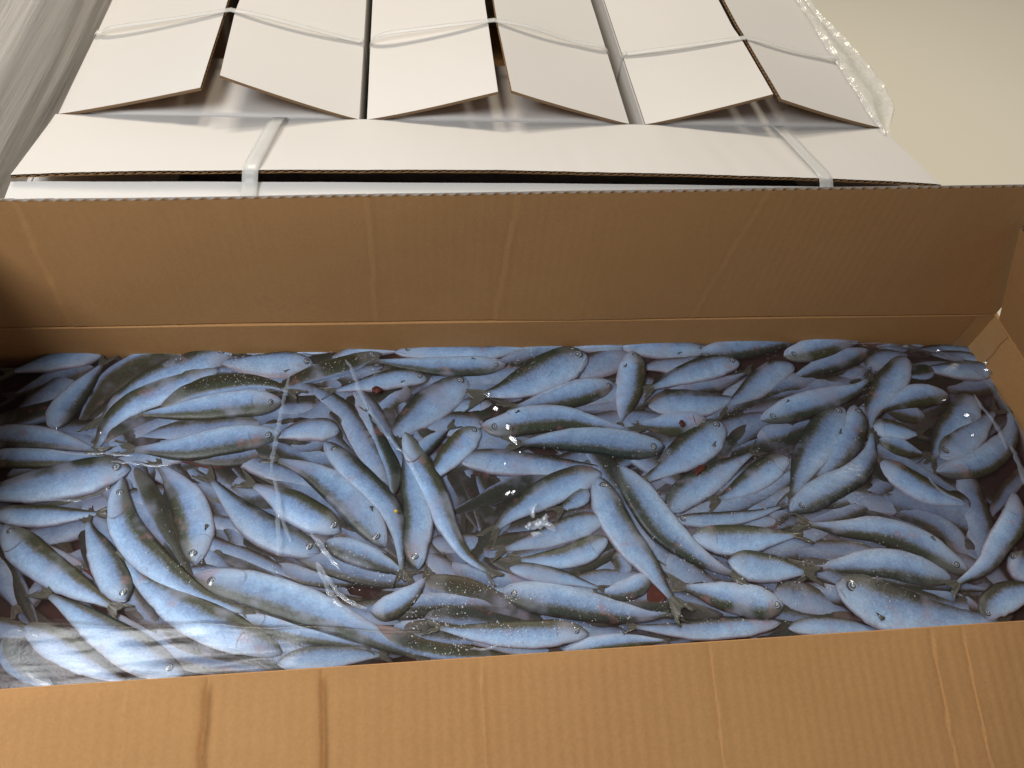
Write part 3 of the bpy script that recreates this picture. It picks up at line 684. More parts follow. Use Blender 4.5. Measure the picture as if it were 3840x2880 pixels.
 ('C','1370,1650 1500,1500 1700,1380 1900,1250 2060,1160',235,'U',0,18,'n','fish with scaly olive borders right of the rusty wound'),
 ('C','2370,1190 2200,1300 2000,1440 1790,1545',205,'U',0,18,'tn','white fish with crystals on it and a feathered tail at its left'),
 ('G','2500,60 2200,175 1900,255 1600,290 1390,280',175,'U',1,26,'n','olive fish stripe below the feathered tail'),
 ('G','1395,345 1550,350 1800,340 2100,300 2320,230',115,'U',0,10,'','little fish facing left with clear eye, right of the big fish'),
 ('G','2335,355 2180,355 1950,355 1690,365',110,'U',1,6,'','little fish facing right with dark eye, under the olive stripe'),
 ('G','1570,480 1800,515 2100,505 2420,480',215,'U',0,18,'n','oval pale fish under the two little fish, right'),
 ('G','1880,700 2100,745 2300,765 2520,795',225,'U',0,10,'n','pale oval fish left of the yellow green tail, lower right'),
 ('H','1580,860 1350,795 1000,730 650,745 400,770',235,'D',0,14,'tn','bright fish at lower right with yellow green tail to its left'),
 ('H','1725,790 1550,695 1300,545 950,435 650,420 370,390',215,'D',0,16,'t','long fish facing down right with cloudy eye, lower right'),
 ('H','1695,690 1560,480 1350,330 1100,255 880,270',190,'D',1,12,'n','fish arching behind the long one at lower right'),
 ('H','920,620 600,590 350,570 160,545',135,'U',1,26,'n','narrow olive topped fish between the two bright ones, lower right'),
 ('H','595,895 750,970 1050,1100 1450,1170 1950,1200',340,'U',0,26,'','big fish facing left with torn gill at the front right'),
 ('H','50,970 250,1010 450,1060 690,1140',235,'U',1,30,'n','grey olive flank left of the torn gill'),
 ('H','190,1280 450,1260 700,1275 1010,1310',150,'U',0,6,'n','pale ribbed fish against the front edge at right'),
 ('H','620,1070 800,1200 1010,1330',150,'U',2,20,'n','dim lilac fish between the ribbed and torn gilled ones'),
 ('H','1885,1215 1930,1090 2100,985 2360,910',235,'L',0,20,'','grey head with black eye at the front right corner'),
 ('H','2080,670 2210,745 2420,770',210,'U',1,20,'','round dim head at the right frame edge'),
 ('H','2130,120 2120,350 1985,560 1860,745 1640,890',215,'R',0,8,'tn','pale fish bending down at the right end to a murky tail'),
 ('H','1790,400 1780,520 1800,660',90,'R',2,0,'n','small pale sliver left of the bending fish at the right end'),
 ('H','2220,-90 2050,110 1890,350',125,'L',1,15,'n','lilac tail end behind the bending fish at the right end'),
 ('H','1790,225 1600,290 1390,290',110,'D',1,10,'n','little pale crescent in the dark at right'),
 ('D','980,1220 1150,1355 1400,1495 1720,1590',180,'U',0,14,'n','fish slanting down right into the dark hollow at right'),
 ('D','940,1550 1100,1580 1330,1650',150,'U',1,5,'n','ragged pale end above the arching fish at lower right'),
 ('D','645,760 560,880 420,1080 300,1290 215,1500',310,'L',0,18,'','left one of the twin fish lying belly to belly, head up'),
 ('D','750,745 750,900 650,1100 520,1290 420,1360',225,'R',0,20,'','right one of the twin fish lying belly to belly, head up'),
 ('D','195,1650 330,1565 550,1440 760,1320 880,1150 900,980',225,'D',0,20,'','fish bent round the foot of the twin fish, head at lower left'),
 ('D','-50,860 150,795 450,695 750,600 860,520',205,'D',0,12,'','thick fish above the twin fish facing left'),
 ('D','-100,1040 100,985 300,915',180,'D',1,16,'n','short pale fish left of the twin fish'),
 ('D','150,310 350,270 600,200 860,140',175,'D',0,18,'','fish facing left near the back wall at right, mouth open'),
 ('D','860,265 650,340 400,430 190,520',155,'D',0,28,'tn','lilac fish with olive belly side and small green tail, right'),
 ('D','840,420 680,480 440,535',115,'U',1,5,'n','short pale fish above the thick one at right'),
 ('D','-50,645 200,595 430,540',85,'U',2,0,'n','thin pink strip above the thick fish at right'),
 ('D','1190,330 1100,480 980,640 890,800 880,950',235,'L',0,4,'n','smooth pale fish curving down beside the twin fish'),
 ('D','860,420 1000,335 1190,300',175,'U',1,0,'n','pale fish end near the right back corner'),
 ('D','1545,650 1300,655 1100,720 970,775',185,'D',0,16,'n','lens shaped fish left of the domed end of the bag'),
 ('D','910,925 1100,960 1280,985',150,'U',0,4,'n','blunt pale end right of the twin fish, upper'),
 ('D','970,1040 1150,1105 1330,1160',125,'D',0,20,'n','blunt pale end right of the twin fish, lower'),
 ('D','1940,430 1650,440 1340,425',150,'U',0,8,'n','pale blue fish under the beige glint in the right back corner'),
 ('D','1920,310 1600,260 1310,255',110,'U',1,35,'n','dim fish along the bag end by the right back corner, upper'),
 ('D','1880,355 1650,320 1410,295',90,'U',1,25,'n','dim fish along the bag end by the right back corner, lower'),
 ('D','2010,490 1850,580 1600,600 1470,520',170,'D',1,12,'n','pale curved belly around a brown hollow at the right end'),
 ('D','1770,670 1650,850 1520,1005 1420,1190',265,'L',0,6,'n','tall pale fish with the large beige glint at the right end'),
 ('D','1490,1180 1600,1105 1750,970 1940,810',265,'L',0,10,'','fish with clear eye under the large beige glint at the right end'),
 ('D','1470,1310 1750,1265 1980,1130 2100,950 2080,800',225,'D',0,8,'n','crescent shaped fish at the right end of the bag'),
 ('D','940,130 1020,230 1210,260',105,'U',1,25,'n','twisted grey fish by the back wall at right'),
 ('D','1340,230 1200,215 1090,195',85,'U',1,5,'n','small lilac piece by the back wall at right'),
 ('D','1420,430 1290,460 1190,480',120,'U',0,60,'tn','fish showing a green tail near the right back corner'),
 ('D','1350,840 1150,800 980,755',130,'D',1,14,'n','lilac fish below the lens shaped one at right'),
]

HPROF = [(0, .10), (.025, .34), (.06, .56), (.11, .74), (.17, .88), (.25, .97), (.36, 1.0), (.48, .96), (.60, .86), (.72, .69), (.82, .49), (.90, .32), (.96, .22), (1, .19)]
def prof(t):
    for (a, x), (b, y) in zip(HPROF, HPROF[1:]):
        if t <= b: k = (t - a) / (b - a); return x + (y - x) * k
    return HPROF[-1][1]
def spline(P, n):
    Q = [P[0] * 2 - P[1]] + P + [P[-1] * 2 - P[-2]]; c = []
    for k in range(1, len(Q) - 2):
        for i in range(24):
            t = i / 24; a, b, cc, d = Q[k - 1], Q[k], Q[k + 1], Q[k + 2]
            c.append(0.5 * (2 * b + (cc - a) * t + (2 * a - 5 * b + 4 * cc - d) * t * t + (3 * b - a - 3 * cc + d) * t ** 3))
    c.append(P[-1].copy()); s = [0.0]
    for a, b in zip(c, c[1:]): s.append(s[-1] + (b - a).length)
    out, k = [], 0
    for i in range(n + 1):
        x = s[-1] * i / n
        while k < len(s) - 2 and s[k + 1] < x: k += 1
        f = (x - s[k]) / max(1e-9, s[k + 1] - s[k]); out.append(c[k].lerp(c[k + 1], f))
    return out, s[-1]

def disc(name, c, ax, ay, r, h, parent, mat, off, nr=5, ns=14):
    vs, fs, lon = [c + Vector((0, 0, h)) - off], [], [0.0]
    for j in range(1, nr + 1):
        q = j / nr
        for i in range(ns):
            a = 2 * math.pi * i / ns
            vs.append(c + ax * (r * q * math.cos(a)) + ay * (r * q * math.sin(a)) + Vector((0, 0, h * (1 - q ** 2.2))) - off); lon.append(q)
    for i in range(ns):
        fs.append((0, 1 + i, 1 + (i + 1) % ns))
        for j in range(1, nr): a, b = 1 + (j - 1) * ns, 1 + j * ns; fs.append((a + i, b + i, b + (i + 1) % ns, a + (i + 1) % ns))
    me = mesh(name, vs, fs); attr(me, 'lon', lon); o = link(name, me, mat); o.parent = parent; return o

def make_fish(k, tile, pts, W, side, layer, roll, flags, label):
    ox, oy = TILE[tile]; px = [tuple(float(v) for v in q.split(',')) for q in pts.split()]
    px = [(ox + a / 2.304, oy + b / 2.304) for a, b in px]; Wp = W / 2.304
    off = -0.0048 - 0.0030 * layer - 0.0020 * ((k * 7919) % 11) / 11
    if flags != 'filler':
        (a0, b0), (a1, b1) = px[0], px[1]; px[0] = (a0 + 0.05 * (a0 - a1), b0 + 0.05 * (b0 - b1))
        (a0, b0), (a1, b1) = px[-1], px[-2]; px[-1] = (a0 + 0.08 * (a0 - a1), b0 + 0.08 * (b0 - b1))
    Pw = [onbag(a, b, off) for a, b in px]
    NS, NR = 34, 18
    C, length = spline(Pw, NS)
    # world half depth of the body that shows as Wp in the picture
    mi = len(px) // 2; a, b = px[max(0, mi - 1)], px[min(len(px) - 1, mi + 1 if mi == 0 else mi)]
    d = Vector((b[0] - a[0], b[1] - a[1])).normalized(); nrm = Vector((-d.y, d.x))
    want = {'U': Vector((0, -1)), 'D': Vector((0, 1)), 'L': Vector((-1, 0)), 'R': Vector((1, 0))}[side]
    ds = 1 if nrm.dot(want) > 0 else -1                   # dorsal side in the picture
    mx, my = (a[0] + b[0]) / 2, (a[1] + b[1]) / 2; zc = off + 0.02
    q0, q1 = uz(mx, my, zc), uz(mx + nrm.x * Wp / 2 * ds, my + nrm.y * Wp / 2 * ds, zc)
    tw = (uz(mx + d.x * 5, my + d.y * 5, zc) - q0).normalized(); pw = Vector((-tw.y, tw.x, 0))
    comp = (q1 - q0).dot(pw); dsw = 1 if comp > 0 else -1; hw = max(0.005, min(0.0235, abs(comp) * 1.19 * (1 + 0.07 * noise.noise((k * 2.7, 0.5, 3)))))
    ht = min(0.0045, 0.24 * hw + 0.001); ctr = C[NS // 2].copy()
    r_ = math.radians(roll * (0.6 if roll < 45 else 1.0)); ws = 0.9 if roll > 45 else 1.0
    vs, fs, lat, lon = [], [], [], []
    T = []
    for i in range(NS + 1):
        t = (C[min(i + 1, NS)] - C[max(i - 1, 0)]); t.normalize(); T.append(t)
    fr = random.Random(k)
    for i in range(NS + 1):
        u = i / NS; t = T[i]; side_v = Vector((-t.y, t.x, 0)).normalized() * dsw
        nv = side_v.cross(t); nv = nv if nv.z > 0 else -nv
        h = prof(u ** (1 + 0.18 * noise.noise((k * 1.9, 7, 0)))) * hw * ws; g = prof(min(1, u * 1.02)) ** 0.75 * ht
        if 0.10 < u < 0.21: g *= 1.0 + 0.10 * smooth(0.10, 0.14, u)
        wob = 1 + 0.10 * noise.noise((u * 3.2, k * 3.3, 0)) + 0.03 * noise.noise((u * 11, k * 1.3, 5))
        for j in range(NR):
            a = 2 * math.pi * j / NR; ca, sa = math.cos(a), math.sin(a)
            hh = h * (1.0 if ca > 0 else (1.04 if 0.2 < u < 0.65 else 0.96)) * wob
            up = math.copysign(abs(sa) ** 0.72, sa) * g * (1 - 0.16 * max(0, -ca))
            vs.append(C[i] + side_v * (math.copysign(abs(ca) ** 0.88, ca) * hh) + nv * up - ctr)
            lat.append(math.cos(a - r_)); lon.append(u)
    for i in range(NS):
        for j in range(NR):
            a, b = i * NR + j, i * NR + (j + 1) % NR; fs.append((a, a + NR, b + NR, b) if dsw > 0 else (a, b, b + NR, a + NR))
    fs.append(tuple(range(NR))); fs.append(tuple(NS * NR + j for j in range(NR)))
    if flags == 'filler': return [v + ctr for v in vs], fs, lat, lon
    me = mesh('fish', vs, fs); attr(me, 'lat', lat); attr(me, 'lon', lon)
    bm = bmesh.new(); bm.from_mesh(me); bmesh.ops.recalc_face_normals(bm, faces=bm.faces); bm.to_mesh(me); bm.free()
    body = link('fish', me, M_fish); body.location = ctr
    tag(body, label, 'fish', 'fish packed in the clear bag')
    # tail fin
    if 'x' not in flags:
        big = 1.0 if 't' in flags else 0.82
        t = T[NS]; sv = Vector((-t.y, t.x, 0)).normalized() * dsw
        c0 = C[NS] - ctr - t * 0.002; Lf = hw * 1.55 * big; sp = hw * 0.80 * big
        vs, fs, lat, lon = [], [], [], []; nu, nl = 12, 7; bend = fr.uniform(-0.25, 0.25)
        ln = [1 + 0.12 * fr.uniform(-1, 1) for _ in range(nu + 1)]
        for s in (1, -1):
            for i in range(nu + 1):
                q = 2 * i / nu - 1
                for j in range(nl + 1):
                    v = j / nl; reach = (0.50 + 0.50 * abs(q) ** 1.3) * ln[i] if 0 < i < nu else 0.95
                    p = c0 + t * (Lf * v * reach) + sv * (q * (hw * 0.19 + (sp - hw * 0.19) * v ** 0.8) + bend * Lf * v * v * 0.5)
                    p.z += 0.0007 * math.sin(q * 9 + k) * v + s * (0.0011 * (1 - v) + 0.00025) + (0.0015 * v if 't' in flags else 0.0)
                    vs.append(p); lat.append(q); lon.append(v)
        M_ = (nu + 1) * (nl + 1)
        for i in range(nu):
            for j in range(nl):
                a = i * (nl + 1) + j; fs += [(a, a + 1, a + nl + 2, a + nl + 1), (M_ + a, M_ + a + nl + 1, M_ + a + nl + 2, M_ + a + 1)]
            a = i * (nl + 1) + nl; fs.append((a, M_ + a, M_ + a + nl + 1, a + nl + 1))
        me = mesh('tail_fin', vs, fs); attr(me, 'lat', lat); attr(me, 'lon', lon)
        f = link('tail_fin', me, M_fin); f.parent = body
    # eye with pupil, and a pectoral fin
    if 'n' not in flags:
        i = int(round(NS * 0.085)); t = T[i]; sv = Vector((-t.y, t.x, 0)).normalized() * dsw
        e = C[i] + sv * (0.17 * prof(i / NS) * hw) + Vector((0, 0, prof(i / NS) ** 0.75 * ht * 0.93))
        r = max(0.0030, hw * 0.25)
        eye = disc('eye', e, sv, t, r, 0.0006, body, M_eye, ctr)
        disc('pupil', e + Vector((0, 0, 0.0004)) + t * fr.uniform(-.1, .1) * r, sv, t, r * 0.52, 0.0004, eye, M_pupil, ctr, 4, 12)
    if layer < 2 and 'n' not in flags and k % 3 == 0:
        i = int(NS * 0.25); t = T[i]; sv = Vector((-t.y, t.x, 0)).normalized() * dsw
        vs, fs, lat, lon = [], [], [], []
        b0 = C[i] - sv * (0.52 * hw) - ctr; g = ht * 0.86
        for a in range(6):
            q = a / 5; dr = (t * (0.9 - 0.5 * q) - sv * (0.05 + 0.55 * q)).normalized()
            for b in range(4):
                v = b / 3; p = b0 + t * (0.002 * q) + dr * (hw * 0.36 * v * (1 - 0.35 * q)); p.z += g * (1 - 0.10 * v) + 0.0006 + 0.0004 * math.sin(q * 12)
                vs.append(p); lat.append(q * 0.5); lon.append(v)
        fs = [(a * 4 + b, a * 4 + b + 1, a * 4 + b + 5, a * 4 + b + 4) for a in range(5) for b in range(3)]
        me = mesh('pectoral_fin', vs, fs); attr(me, 'lat', lat); attr(me, 'lon', lon)
        f = link('pectoral_fin', me, M_fin); f.parent = body
        md = f.modifiers.new('thick', 'SOLIDIFY'); md.thickness = 0.0004
    return body
for k, row in enumerate(FISH): make_fish(k, *row)

# ---------------------------------------------------------------- more fish half sunk in the liquid, a mass nobody could count
FLOW = []
for t, p, *_ in FISH:
    q = [tuple(float(v) for v in a.split(',')) for a in p.split()]; ox, oy = TILE[t]
    for (x0, y0), (x1, y1) in zip(q, q[1:]): FLOW.append((ox + (x0 + x1) / 4.608, oy + (y0 + y1) / 4.608, math.atan2(y1 - y0, x1 - x0)))
def flow(x, y):
    w = [(1 / (900 + (x - a) ** 2 + (y - b) ** 2) ** 1.5, c) for a, b, c in FLOW]
    return 0.5 * math.atan2(sum(k * math.sin(2 * c) for k, c in w), sum(k * math.cos(2 * c) for k, c in w))
fr = random.Random(31); V, F_, LA, LO = [], [], [], []
for k in range(560):
    cx, cy = fr.uniform(-100, 3900), fr.uniform(1330, 2420); a = flow(cx, cy) + fr.gauss(0, 0.16); ln = fr.uniform(230, 330)
    dx, dy = math.cos(a) * ln, math.sin(a) * ln; bx = fr.uniform(-60, 60)
    if fr.random() < 0.5: dx, dy = -dx, -dy
    pts = [(cx - dx, cy - dy), (cx - dy * bx / ln, cy + bx * dx / ln), (cx + dx, cy + dy)]
    if any(not (-150 < p[0] < 3835 and 1330 < p[1] < 2560) for p in pts): continue
    st = ' '.join('%.0f,%.0f' % (x * 2.304, (y - 1200) * 2.304) for x, y in pts)
    v, f, la, lo = make_fish(1000 + k, 'A', st, fr.uniform(150, 205), fr.choice('UD'), 0.95 + fr.random() * 1.0, fr.choice((0, 15, 30, 45, 60, 75)), 'filler', '')
    b = len(V); V += v; F_ += [tuple(i + b for i in q) for q in f]; LA += la; LO += lo
me = mesh('submerged_layer', V, F_); attr(me, 'lat', LA); attr(me, 'lon', LO)
bm = bmesh.new(); bm.from_mesh(me); bmesh.ops.recalc_face_normals(bm, faces=bm.faces); bm.to_mesh(me); bm.free()
tag(link('submerged_layer', me, M_fish), 'mass of further fish half sunk in the liquid under the top layer', kind='stuff')

# ---------------------------------------------------------------- liquid between the fish
def liquid(name, lift, zb, amp):
    vs, fs = [], []; nu, nv = 150, 56
    for s in (0, 1):
        for j in range(nv + 1):
            for i in range(nu + 1):
                x = XL + 0.004 + (XR - XL - 0.012) * i / nu; y = YF + 0.003 + (YB - YF - 0.006) * j / nv
                z = zbag(x, y) + lift + amp * noise.noise((x * 32, y * 32, 3))
                rx, ry = max(0, x - (XR - 0.075)), max(0, y - (YB - 0.06))
                if rx > 0 and ry > 0: z -= 0.03 * smooth(0.07, 0.095, math.hypot(rx, ry * 1.1))
                vs.append((x, y, z if s == 0 else zb))
    n = (nu + 1) * (nv + 1); ix = lambda i, j: j * (nu + 1) + i
    for j in range(nv):
        for i in range(nu):
            a = ix(i, j); q = (a, a + 1, a + nu + 2, a + nu + 1); fs.append(q); fs.append(tuple(n + t for t in q[::-1]))
    for i in range(nu):
        a = ix(i, 0); fs.append((a, a + n, a + n + 1, a + 1)); a = ix(i, nv); fs.append((a, a + 1, a + n + 1, a + n))
    for j in range(nv):
        a, b = ix(0, j), ix(0, j + 1); fs.append((a, b, b + n, a + n)); a, b = ix(nu, j), ix(nu, j + 1); fs.append((a, a + n, b + n, b))
    return mesh(name, vs, fs)
tag(link('blood_pool', liquid('blood_pool', -0.0150, -0.08, 0.0022), M_brine), 'dark red blood at the bottom of the gaps between fish', kind='stuff')
tag(link('brine', liquid('brine', -0.0022, -0.10, 0.0006), M_murk), 'cloudy reddish liquid filling the gaps between fish', kind='stuff')

# ================================================================ the bag film: creases, wrinkles that glint, the folds at its end
bag = empty('plastic_bag', (0.1, 0.3, -0.1), 'clear plastic bag film clinging over the fish, creased and glinting', 'plastic bag')
def tp(tile, s): ox, oy = TILE[tile]; return [(ox + float(a) / 2.304, oy + float(b) / 2.304) for a, b in (q.split(',') for q in s.split())]
def crease(tile, pts, w, h, off=0.0018, mat=None, name='film_crease', seed=0):
    P = [onbag(a, b, off) for a, b in tp(tile, pts)]; n = max(12, int(len(P) * 14)); C, ln = spline(P, n); vs, fs = [], []
    for i in range(n + 1):
        t = C[min(i + 1, n)] - C[max(i - 1, 0)]; sv = Vector((-t.y, t.x, 0)).normalized(); u = i / n
        e = min(1, 6 * u, 6 * (1 - u)) ** 0.5
        c = C[i] + sv * 0.0009 * noise.noise((u * ln * 160, seed, 1)); ww = w * e * (0.55 + 0.8 * abs(noise.noise((u * ln * 90, seed, 4)))) + 0.0001
        hh = h * e * (0.7 + 0.6 * noise.noise((u * ln * 120, seed, 8)))
        for q, z in ((-1, 0), (-0.45, 0.45), (-0.1, 1), (0.25, 0.8), (0.6, 0.2), (1, 0)): vs.append(c + sv * (q * ww * 1.7) + Vector((0, 0, z * hh * 0.5)))
    for i in range(n):
        for j in range(5): a = 6 * i + j; fs.append((a, a + 1, a + 7, a + 6))
    return put(link(name, mesh(name, vs, fs), mat or M_filmc), bag)
for k, (t, p, w_, h_) in enumerate([
    ('B', '290,470 270,560 235,700 200,880 160,1080 140,1220 120,1350', 0.0011, 0.0016),
    ('F', '150,-250 185,-100 205,0 240,150 300,300', 0.0011, 0.0018),
    ('F', '195,-60 185,120 195,300 180,420', 0.0011, 0.0016),
    ('B', '770,340 830,430 890,600 1000,810 1100,960 1180,1050', 0.0013, 0.0022),
    ('B', '1130,980 1220,1100 1320,1200 1420,1400', 0.0009, 0.0015),
    ('F', '470,230 540,310 640,440 720,540', 0.0010, 0.0016),
    ('F', '520,480 580,600 640,740 740,870', 0.0014, 0.0022),
    ('F', '580,550 650,670 750,780 880,860 960,880', 0.0012, 0.0016),
    ('A', '400,1120 620,1150 900,1155 1150,1180', 0.0007, 0.0012), ('A', '960,1220 1100,1235 1280,1255 1480,1250', 0.0007, 0.0012),
    ('A', '230,1550 500,1555 700,1560', 0.0007, 0.0010),
    ('E', '60,1090 150,1080 330,1120', 0.0009, 0.0012), ('E', '220,1420 300,1480 450,1530', 0.0010, 0.0016),
    ('D', '1780,640 1850,750 1950,880 2020,1000 2060,1120', 0.0016, 0.0030), ('D', '2100,1080 2140,1180 2190,1300 2230,1450', 0.0018, 0.0035),
    ('D', '1380,1350 1500,1480 1680,1570', 0.0009, 0.0014),
    ('C', '640,300 560,450 420,560 200,660', 0.0005, 0.0007), ('F', '1850,1230 2000,1230 2090,1190', 0.0006, 0.0010),
    ('G', '1060,720 1110,770 1180,830', 0.0008, 0.0014)]):
    crease(t, p, w_, h_, seed=k * 1.7)
crease('F', '185,420 180,500 190,570', 0.0030, 0.0012, mat=M_film, name='film_fold', seed=41)

M_filmwad = plain('bunched_film', (0.70, 0.76, 0.86), 0.08, 1.0, 0.34, 300, 0.15, bs=0.5)
LAMP = Vector((-0.54, 0.12, 0.88))
def wrinkle(tile, cx, cy, rw, rh, ang, seed, mat=None):
    """A small slack dimple of film; its middle is tilted on purpose to mirror the window light into the camera."""
    (a, b), = tp(tile, '%f,%f' % (cx, cy)); c = onbag(a, b, 0.0026)
    half = ((CAM - c).normalized() + (LAMP - c).normalized()).normalized()  # facet aimed between camera and lamp, so the glint is built into its shape
    X = Vector((math.cos(ang), math.sin(ang), 0)); X = (X - half * X.dot(half)).normalized(); Y = half.cross(X)
    vs, fs = [c.copy()], []; ns, nr = 18, 4
    for j in range(1, nr + 1):
        q = j / nr
        for i in range(ns):
            t = 2 * math.pi * i / ns; r = q * (0.75 + 0.5 * noise.noise((math.cos(t) * 1.6, math.sin(t) * 1.6, seed)))
            p = c + X * (rw * r * math.cos(t)) + Y * (rh * r * math.sin(t))
            flat = 1 - smooth(0.45, 1.0, q); p.z = p.z * flat + (1 - flat) * (c.z - 0.0016) + 0.0007 * noise.noise((p.x * 400, p.y * 400, seed)) * q
            vs.append(p)
    for i in range(ns):
        fs.append((0, 1 + i, 1 + (i + 1) % ns))
        for j in range(1, nr): a, b = 1 + (j - 1) * ns, 1 + j * ns; fs.append((a + i, b + i, b + (i + 1) % ns, a + (i + 1) % ns))
    if mat: pass
    put(link('film_wrinkle', mesh('film_wrinkle', vs, fs), mat or M_film), bag)
for k, (t, x, y, a, b, g) in enumerate([('B', 2010, 640, .0062, .0034, -.9), ('B', 2080, 760, .0060, .0036, -1.0), ('B', 2172, 915, .0070, .0046, -1.0), ('B', 2215, 1015, .0075, .0050, -.9),
    ('C', 25, 1035, .0068, .0052, -.8), ('C', 65, 1140, .0030, .0022, 0), ('B', 2180, 1490, .0085, .0046, .5), ('C', 15, 1480, .0052, .0044, .4),
    ('B', 2150, 1240, .0050, .0018, -1.0), ('D', 1720, 820, .0085, .0060, .2), ('D', 1770, 990, .0050, .0024, -.3), ('D', 1890, 430, .0060, .0036, -.2), ('D', 1885, 365, .0028, .0036, 1.2),
    ('D', 2195, 805, .0034, .0022, .6), ('D', 1520, 690, .0048, .0016, 0), ('D', 1470, 262, .0044, .0022, 0), ('A', 490, 935, .0040, .0018, -.3), ('A', 870, 975, .0026, .0034, 0)]):
    wrinkle(t, x, y, a, b, g, k * 2.3)
# the torn, bunched bit of film in the middle
for k, (x, y, a, b, g) in enumerate([(185, 260, .0035, .011, -.35), (235, 370, .010, .0055, .4), (310, 380, .009, .005, -.5), (210, 460, .008, .0035, .1), (150, 390, .005, .004, .8), (290, 320, .006, .004, .9)]):
    wrinkle('G', x, y, a, b, g, 60 + k, M_filmwad)

# the taut film along the front left, bending down over the edge of the block
vs, fs = [], []; nu, nv = 160, 24
for i in range(nu + 1):
    for j in range(nv + 1):
        u, v = i / nu, j / nv; x = XL + 0.006 + 0.36 * u
        y = 0.1535 + (0.058 - 0.030 * u + 0.004 * noise.noise((u * 6, 1, 1))) * v
        z = zbag(x, y) + 0.0034 - 0.0030 * smooth(0.9, 1.0, v) - 0.003 * smooth(0.9, 1.0, u)
        z += 0.0010 * noise.noise((x * 14, y * 190, 3)) + 0.0005 * noise.noise((x * 50, y * 320, 7)) + 0.0007 * noise.noise((x * 30, y * 40, 9))
        vs.append((x, y, z))
for i in range(nu):
    for j in range(nv): a = i * (nv + 1) + j; fs.append((a, a + nv + 1, a + nv + 2, a + 1))
put(link('taut_film', mesh('taut_film', vs, fs), M_filmband), bag)

# loose edge of the bag round its right end
C, _ = spline([Vector(p) for p in ((0.40, 0.4425, 0.0), (0.47, 0.440, 0), (0.520, 0.428, 0), (0.545, 0.400, 0), (0.5545, 0.36, 0), (0.5555, 0.26, 0), (0.5555, 0.155, 0))], 110); vs, fs = [], []
for i, p in enumerate(C):
    t = C[min(i + 1, 110)] - C[max(i - 1, 0)]; ov = Vector((t.y, -t.x, 0)).normalized()
    if ov.x < 0 and ov.y < 0: ov = -ov
    c = Vector((0.40, 0.30, 0)); ov = ov if ov.dot(p - c) > 0 else -ov
    for d, z in ((-0.006, 0.0006), (-0.004, 0.0), (-0.003, -0.001), (-0.002, -0.004), (-0.0005, -0.014), (-0.001, -0.030), (-0.002, -0.05)):
        q = p + ov * (d + 0.0012 * noise.noise((p.x * 70, p.y * 70, z * 90))); q.z = zbag(q.x, q.y) + z + 0.0022 * noise.noise((p.x * 90, p.y * 90, z * 60)); vs.append(q)
for i in range(110):
    for j in range(6): a = 7 * i + j; fs.append((a, a + 1, a + 8, a + 7))
put(link('film_edge', mesh('film_edge', vs, fs), M_filmc), bag)

# ---------------------------------------------------------------- blood clots and scraps under the film
M_clot = plain('clotted_blood', (0.085, 0.018, 0.010), 0.55, 0.3, 1, 220, 0.6, bs=0.5)
M_rust = plain('rusty_clot', (0.10, 0.032, 0.012), 0.55, 0.3, 1, 260, 0.5, bs=0.6)
M_gut = plain('pink_tissue', (0.17, 0.10, 0.075), 0.5, 0.3, 1, 200, 0.4, bs=0.6)
M_yellow = plain('yellow_scrap', (0.75, 0.50, 0.02), 0.5)
def lump(name, tile, pts, off, h, mat, label, cat, group=None):
    if name == 'blood_clot' and len(pts.split()) > 5: off = min(off, 0.0) - 0.0062; h *= 0.6
    elif mat is not M_yellow: off -= 0.0012; h *= 0.6
    P = [onbag(a, b, off) for a, b in tp(tile, pts)]; c = sum(P, Vector()) / len(P)
    ring, _ = spline(P + [P[0]], 22); ring = ring[:-1]; n = len(ring); vs, fs = [], []
    for q, z in ((1.0, -0.002), (1.0, 0), (0.86, 0.55), (0.6, 0.9), (0.3, 1.0)):
        for p in ring:
            v = c + (p - c) * q; v.z += z * h if z > 0 else z; v.z += 0.25 * h * noise.noise((v.x * 300, v.y * 300, 2)) * (z > 0); vs.append(v - c)
    for j in range(4):
        for i in range(n): a = j * n + i; b = j * n + (i + 1) % n; fs.append((a, b, b + n, a + n))
    fs.append(tuple(4 * n + i for i in range(n)))
    o = link(name, mesh(name, vs, fs), mat); o.location = c; tag(o, label, cat, group)
G_ = 'blood clots among the fish'
lump('blood_clot', 'C', '1295,625 1325,595 1375,600 1390,625 1345,650 1305,640', 0.0008, 0.0012, M_rust, 'rusty brown clot below the fish facing right, centre right', 'blood clot', G_)
lump('blood_clot', 'C', '1640,1175 1665,1160 1660,1200 1690,1230 1640,1240 1612,1225', 0.0012, 0.0012, M_clot, 'black red wound clot on the belly of the broad slanting fish', 'blood clot', G_)
lump('blood_clot', 'C', '1580,1300 1610,1260 1670,1250 1660,1290 1600,1335', 0.0, 0.0012, M_clot, 'dark clot just below the wound of the broad slanting fish', 'blood clot', G_)
lump('blood_clot', 'G', '1180,840 1240,880 1300,960 1335,1030 1290,1065 1180,1080 1165,990 1170,900', 0.0010, 0.0008, M_clot, 'large dark red triangle of blood beside the yellowish tail', 'blood clot', G_)
lump('blood_clot', 'D', '250,1500 290,1430 340,1380 400,1335 430,1360 460,1365 420,1410 340,1470', 0.0012, 0.0010, M_clot, 'torn bloody opening at the foot of the twin fish', 'blood clot', G_)
lump('blood_clot', 'E', '700,530 780,560 860,600 920,605 870,650 800,610', 0.0002, 0.0010, M_clot, 'thin dark red streak between two fish at lower left', 'blood clot', G_)
lump('blood_clot', 'F', '1700,1195 1770,1170 1790,1140 1850,1165 1870,1190 1800,1215 1720,1215', 0.0016, 0.0012, M_rust, 'rusty clot near the front edge in the middle', 'blood clot', G_)
lump('blood_clot', 'B', '290,1220 450,1200 560,1170 620,1240 665,1300 560,1285 420,1260', -0.0012, 0.0010, M_clot, 'dark red pool left of the fish with the rotten eye', 'blood clot', G_)
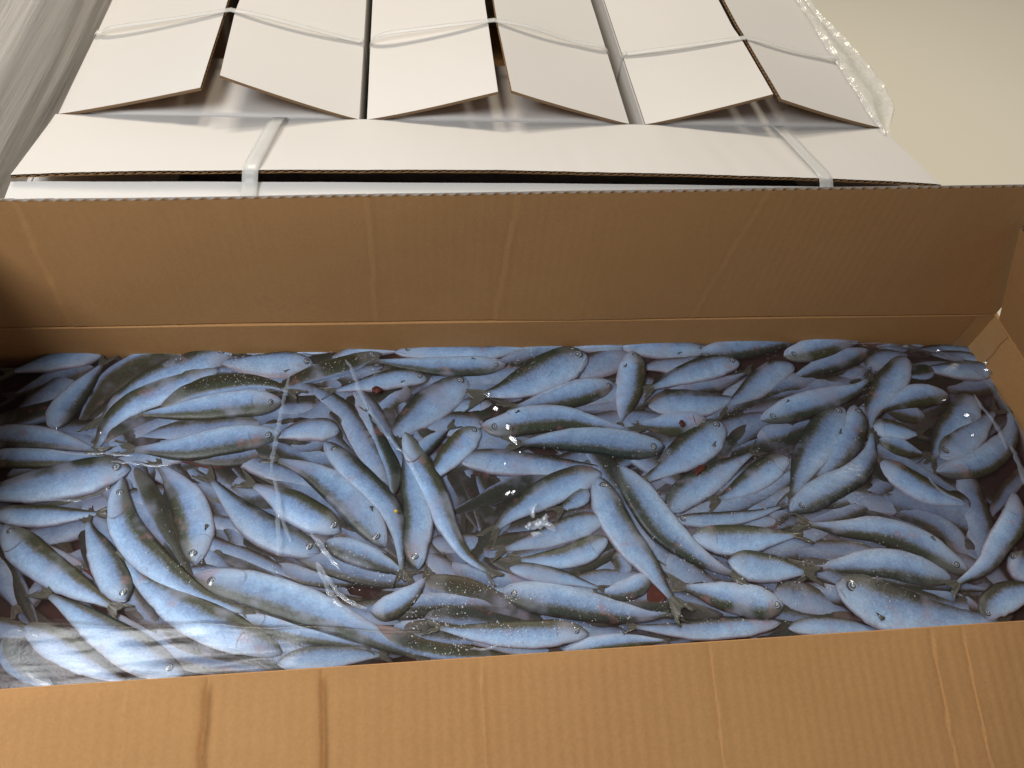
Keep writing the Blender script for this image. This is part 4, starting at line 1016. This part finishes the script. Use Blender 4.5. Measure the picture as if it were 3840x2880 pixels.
lump('blood_clot', 'A', '1490,1205 1700,1190 1950,1180 1960,1230 2000,1260 1850,1285 1700,1260 1600,1230', -0.0008, 0.0010, M_clot, 'long dark red pool under the broad fish, left', 'blood clot', G_)
lump('blood_clot', 'C', '1445,880 1465,860 1490,890 1470,915', 0.0024, 0.0010, M_clot, 'tiny red spot behind a dark eye, centre right', 'blood clot', G_)
lump('blood_clot', 'B', '1000,590 1040,570 1090,595 1060,625 1010,615', 0.0004, 0.0012, M_clot, 'small red clot under the fish facing right, near the film crease', 'blood clot', G_)
lump('yellow_scrap', 'F', '1193,35 1207,22 1222,32 1218,48 1200,46', 0.0026, 0.0010, M_yellow, 'bright yellow speck on the slender fish in the middle', 'scrap')

# ---------------------------------------------------------------- air bubbles and ice crystals under the film
fr = random.Random(5); V, F_ = [], []
zones = [('B', -300, 1100, 180, 640, 520), ('C', -200, 600, 200, 520, 380), ('C', 600, 2100, 120, 900, 420), ('F', 1300, 2300, 650, 1280, 620), ('G', -300, 1300, 950, 1350, 320),
         ('C', 200, 2212, 900, 1659, 560), ('D', -200, 950, 100, 700, 420), ('G', 1200, 2400, 0, 1250, 620), ('H', 0, 1300, 300, 1150, 420), ('E', 1100, 1750, 0, 700, 120), ('F', 500, 1300, 300, 800, 200), ('D', -100, 1000, 900, 1659, 240), ('A', 1200, 2212, 250, 650, 220)]
for t, x0, x1, y0, y1, n in zones:
    ox, oy = TILE[t]
    for _ in range(n):
        px, py = ox + fr.uniform(x0, x1) / 2.304, oy + fr.uniform(y0, y1) / 2.304
        if noise.noise((px * 0.008, py * 0.012, 1)) < -0.12: continue
        p = onbag(px, py, 0.0012); r = 0.00022 + 0.00042 * fr.random() ** 3; b = len(V)
        if p.y > YB - 0.004: continue
        V.append(p + Vector((0, 0, r * 0.8)))
        for i in range(6): V.append(p + Vector((r * math.cos(i * math.pi / 3), r * math.sin(i * math.pi / 3), 0)))
        F_ += [(b, b + 1 + i, b + 1 + (i + 1) % 6) for i in range(6)]
tag(link('bubbles', mesh('bubbles', V, F_), plain('bubble_white', (0.50, 0.54, 0.58), 0.15, 0.8, 0.75)), 'tiny white air bubbles speckled under the film', kind='stuff')
